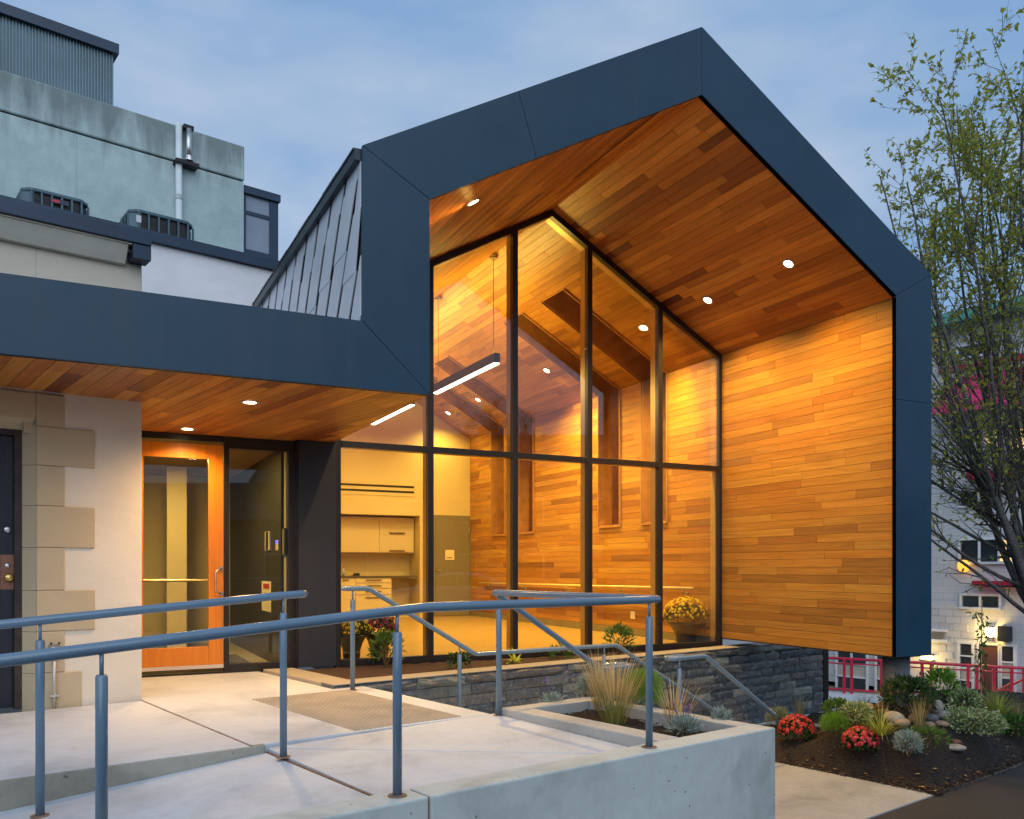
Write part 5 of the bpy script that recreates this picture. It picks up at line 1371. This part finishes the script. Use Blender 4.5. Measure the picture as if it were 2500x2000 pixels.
pb = at_y(868, 1400, YK+.28); t = thing('tray', 'small black tray on the kitchen counter', 'tray', (pb.x, YK+.28, zt2))
MB().box(pb.x-.07, pb.x+.07, YK+.2, YK+.36, zt2, zt2+.012).build('base', M['black'], t); MB().box(pb.x-.07, pb.x+.07, YK+.2, YK+.21, zt2+.013, zt2+.06).build('rim', M['black'], t)
# air grille in the bulkhead
gr_ = thing('air_grille', 'long cream air grille with two dark slots above the cabinets', 'air grille', (3.5, YK-.02, 2.6))
e = at_y(1015, 1180, YK-.02); a = at_y(1015, 1213, YK-.02); a.x = XI
MB().box(max(XI+.01, a.x), e.x, YK-.032, YK-.0205, a.z, e.z).build('plate', M['cream'], gr_)
for y0, y1 in ((1187.5, 1192.5), (1200, 1205)):
    e = at_y(1011, y0, YK-.03); a = at_y(1011, y1, YK-.03); MB().box(XI+.01, e.x, YK-.036, YK-.0325, a.z, e.z).build('slot', M['black'], gr_)
# grey inner door
a = at_y(1058, 1503, YK-.02); e = at_y(1149, 1260, YK-.02); gd = thing('inner_door', 'olive grey flush door in the cream back wall', 'door', ((a.x+e.x)/2, YK-.04, .02))
olive = plain('door_grey', (.20,.17,.105), .5, vary=.04)
MB().box(a.x, e.x, YK-.035, YK-.0205, .021, e.z).build('frame', olive, gd)
MB().box(a.x+.04, e.x-.05, YK-.052, YK-.0355, .03, e.z-.05).build('leaf', olive, gd)
for y in (1295, 1400): fbox(1144, y-8, 1147, y+8, YK-.053, .012, 'hinge', stl, gd, 0)
MB().tube([(at_y(1064,1392,YK).x, YK-.053, at_y(1064,1392,YK).z), (at_y(1064,1392,YK).x, YK-.12, at_y(1064,1392,YK).z), (at_y(1074,1392,YK).x, YK-.12, at_y(1074,1392,YK).z)], .012, 8).build('handle', stl, gd)
sn = fbox(1087, 1343, 1109, 1367, YK-.056, .004, 'sign', plain('sign_cream', (.78,.66,.42), .5), gd, 0)
fbox(1091, 1361, 1104, 1363, YK-.0605, .001, 'lettering', M['black'], sn, 0)
# wall handrail on brackets
hr = thing('wall_handrail', 'pale timber handrail on brackets along the cedar wall inside', 'handrail', (7.83, 13, .9))
XH = XW - .085
q0, q1 = at_x(1170, 1424, XH), at_x(1692, 1437, XH)
MB().tube([q0, q1], .021, 12).build('rail', plain('ash_rail', (.62,.45,.20), .35), hr, smooth=True)
for x in (1192, 1275, 1380, 1508, 1665):
    c_ = at_x(x, 1430, XH); z_ = q0.z + (q1.z-q0.z)*(c_.y-q0.y)/(q1.y-q0.y)
    MB().tube([(XH, c_.y, z_-.02), (XH, c_.y, z_-.055), (XW-.002, c_.y, z_-.085)], .008, 8).build('bracket', stl, hr, smooth=True)
    MB().lathe([(0,0),(.032,0),(.032,.008),(0,.008)], (XW-.010, c_.y, z_-.085), 12, axis=Matrix.Rotation(R_(90),3,'Y')).build('rosette', stl, hr)
c_ = at_x(1545, 1502, XW-.005); so_ = MB().box(XW-.010, XW-.001, c_.y-.06, c_.y+.06, c_.z-.06, c_.z+.06).build('socket_plate', plain('plate_white', (.75,.70,.58), .4), bevel=.003)
tag(so_, 'white socket plate low on the cedar wall inside', 'socket')
# potted chrysanthemums on the floor behind the glass
def pot(x, y, w, mat, label, seed, n):
    p = at_z(x, y, .021); D = p.x*FW.x + p.y*FW.y
    if p.y < YG + .22: 
        p = at_y(x, y, YG + .3); p.z = .021; D = p.x*FW.x + p.y*FW.y
    ww = w*D/FPX; mum(label, p, ww, ww*.62, mat, n, seed, (ww*.38, .30), 'potted chrysanthemums behind the glass')
pot(1676, 1572, 112, 'yellowf', 'big yellow chrysanthemum in a dark pot behind the right window', 81, 190)
pot(858, 1612, 92, 'yellowf', 'yellow chrysanthemum in a dark pot behind the left window', 82, 130)
pot(925, 1606, 92, 'pinkf', 'magenta chrysanthemum in a dark pot behind the left window', 83, 150)

# ---- small things on the hall wall, seen through the sidelight
XHW = vx1 - .001
def hallbox(x0, y0, x1, y1, d, name, label, cat, mat, extra=None):
    a = at_x(x0, y1, XHW); e = at_x(x1, y0, XHW); ya, yb = min(a.y, e.y), max(a.y, e.y)
    o = thing(name, label, cat, (XHW, (ya+yb)/2, (a.z+e.z)/2))
    MB().box(XHW-d, XHW, ya, yb, a.z, e.z).build('case', mat, o, bevel=.003)
    if extra:
        nm, mt_, f0, f1 = extra; MB().box(XHW-d-.003, XHW-d-.0005, ya+.2*(yb-ya), yb-.2*(yb-ya), a.z+(e.z-a.z)*f0, a.z+(e.z-a.z)*f1).build(nm, mt_, o)
wpl = plain('white_plastic', (.74,.70,.60), .4)
hallbox(620, 1328, 628, 1351, .012, 'light_switch', 'cream light switch on the hall wall behind the sidelight', 'switch', wpl, ('rocker', M['cream'], .3, .7))
hallbox(657, 1297, 668, 1345, .05, 'intercom', 'tall black and white intercom on the hall wall', 'intercom', wpl, ('panel', M['black'], .02, .98))
hallbox(679, 1318, 686, 1344, .03, 'keypad', 'small keypad with a blue display on the hall wall', 'keypad', wpl, ('display', emit('blue_display', (.05,.08,1.0), 2.5), .65, .95))
hallbox(693, 1289, 700, 1357, .02, 'picture_frame', 'dark framed notice on the hall wall by the window frame', 'picture', M['black'], ('print', plain('print', (.25,.22,.15), .6), .05, .95))
hallbox(645, 1420, 668, 1490, .03, 'notice_board', 'cream notice with a red band low on the hall wall', 'notice', wpl, ('band', plain('notice_red', (.35,.02,.03), .5), .75, .92))

# ================================================================== ACROSS THE STREET (seen as reflections in the glass)
def mirrored(x, y, D):
    p = at_d(x, y, D); return Vector((p.x, 2*YG - p.y, p.z))
def copy_tree(loc, sc, rz, label):
    o = tree.copy(); COL.objects.link(o); o.location = loc; o.scale = (sc,)*3; o.rotation_euler = (0,0,rz); o['label'] = label; o['group'] = 'trees across the street'
    for ch in list(tree.children):
        c = ch.copy(); COL.objects.link(c); c.parent = o; c.matrix_parent_inverse = ch.matrix_parent_inverse.copy()
for x, D, sc, rz, lb in ((1255, 40, 1.0, 1.0, 'bushy tree across the street mirrored in the middle window'), (1090, 44, .82, 2.6, 'smaller tree across the street mirrored in the left window'), (700, 40, .8, 4.0, 'tree across the street mirrored in the sidelight')):
    q = mirrored(x, HOR, D); q.z = -.55; copy_tree(q, sc, rz, lb)
zF = -.50
struct(MB().box(-70, 70, -75, -7.0, -2.5, zF, W).build('street', M['tar']))
# parked car
cq = mirrored(1105, HOR, 30); cq.z = zF
car = thing('parked_car', 'silver white hatchback car parked across the street, mirrored in the windows', 'car', cq)
cd = Vector((RT.x, -RT.y, 0)).normalized(); cn = Vector((0,0,1)).cross(cd)
def CF(a, b_, z): return cq + cd*a + cn*b_ + Vector((0,0,z))
body = [(-2.15,.35),(-2.2,.62),(-2.1,.82),(-1.2,.95),(.2,.98),(1.6,.95),(2.05,.85),(2.15,.55),(2.1,.32)]
cabn = [(-1.25,.95),(-.55,1.36),(.1,1.45),(.9,1.43),(1.55,1.2),(1.75,.95)]
paint = plain('car_paint', (.62,.64,.66), .2, .3, .7, .03); cgl = plain('car_glass', (.02,.025,.03), .05, 0, .9)
MB().prism([CF(a, -.86, z) for a, z in body], cn*1.72).build('body', paint, car, bevel=.06)
MB().prism([CF(a, -.74, z) for a, z in cabn], cn*1.48).build('cabin', paint, car, bevel=.05)
for s_ in (-1, 1):
    MB().prism([CF(a, s_*.745, z) for a, z in [(-1.0,.98),(-.5,1.29),(.15,1.37),(.2,.98)]], cn*s_*.012).build('window', cgl, car)
    MB().prism([CF(a, s_*.745, z) for a, z in [(.26,.98),(.24,1.37),(.85,1.34),(1.35,1.15),(1.4,.98)]], cn*s_*.012).build('window', cgl, car)
    for a in (-1.35, 1.3):
        ax = Matrix((cd, Vector((0,0,1)), cn)).transposed()
        wh = MB().lathe([(0,-.1),(.32,-.1),(.33,.0),(.32,.1),(0,.1)], CF(a, s_*.80, .32), 22, axis=ax).build('wheel', M['black'], car, smooth=False)
        MB().lathe([(0,0),(.2,0),(.2,.01),(0,.01)], CF(a, s_*.80 + (.101 if s_ > 0 else -.111), .32), 16, axis=ax).build('rim', stl, wh)
    MB().box(-2.19, -2.05, s_*.55-.16, s_*.55+.16, .62, .76, CF).build('headlight', plain('lamp_glass', (.7,.7,.7), .1), car)
# buildings across the street
def street_building(x, D, w, h_, label, wallc, name='street_building'):
    hq = mirrored(x, HOR, D); hq.z = zF - .02
    t = thing(name, label, 'building', hq, 'buildings across the street')
    HF = lambda a, b_, z: hq + cd*a + cn*b_ + Vector((0,0,z))
    wm_ = stucco('street_wall', wallc)
    MB().box(-w/2, w/2, -4, 4, 0, h_, HF).build('wall', wm_, t)
    MB().prism([HF(-w/2-.4,-4.5,h_), HF(-w/2-.4,4.5,h_), HF(-w/2-.4,0,h_+2.4)], cd*(w+.8)).build('roof', plain('street_roof', (.10,.10,.11), .8), t)
    nw = int(w/3.4)
    for fl_ in range(int(h_/3)):
        for k in range(nw):
            a = -w/2 + (k+.5)*w/nw
            for s_ in (-1, 1):
                if fl_ == 0 and k == nw//2: MB().box(a-.5, a+.5, s_*4.0-.05, s_*4.0+.05, .05, 2.2, HF).build('door', M['slotwood'], t); continue
                w_ = MB().box(a-.8, a+.8, s_*4.0-.04, s_*4.0+.04, 1.0+3*fl_, 2.4+3*fl_, HF).build('window', whitef, t)
                MB().box(a-.7, a+.7, s_*4.02-.05, s_*4.02+.05, 1.1+3*fl_, 2.3+3*fl_, HF).build('pane', dglass, w_)
street_building(560, 50, 20, 4.2, 'low tan building across the street, mirrored in the sidelight', (.42,.33,.25))
street_building(1020, 52, 17, 6.4, 'taller brown building across the street, mirrored in the left windows', (.28,.22,.17))
street_building(1440, 50, 18, 7.0, 'taller grey building across the street, mirrored in the right windows', (.25,.24,.24))
street_building(1900, 50, 20, 6.4, 'brown building across the street, mirrored beside the wood wall', (.30,.23,.18))
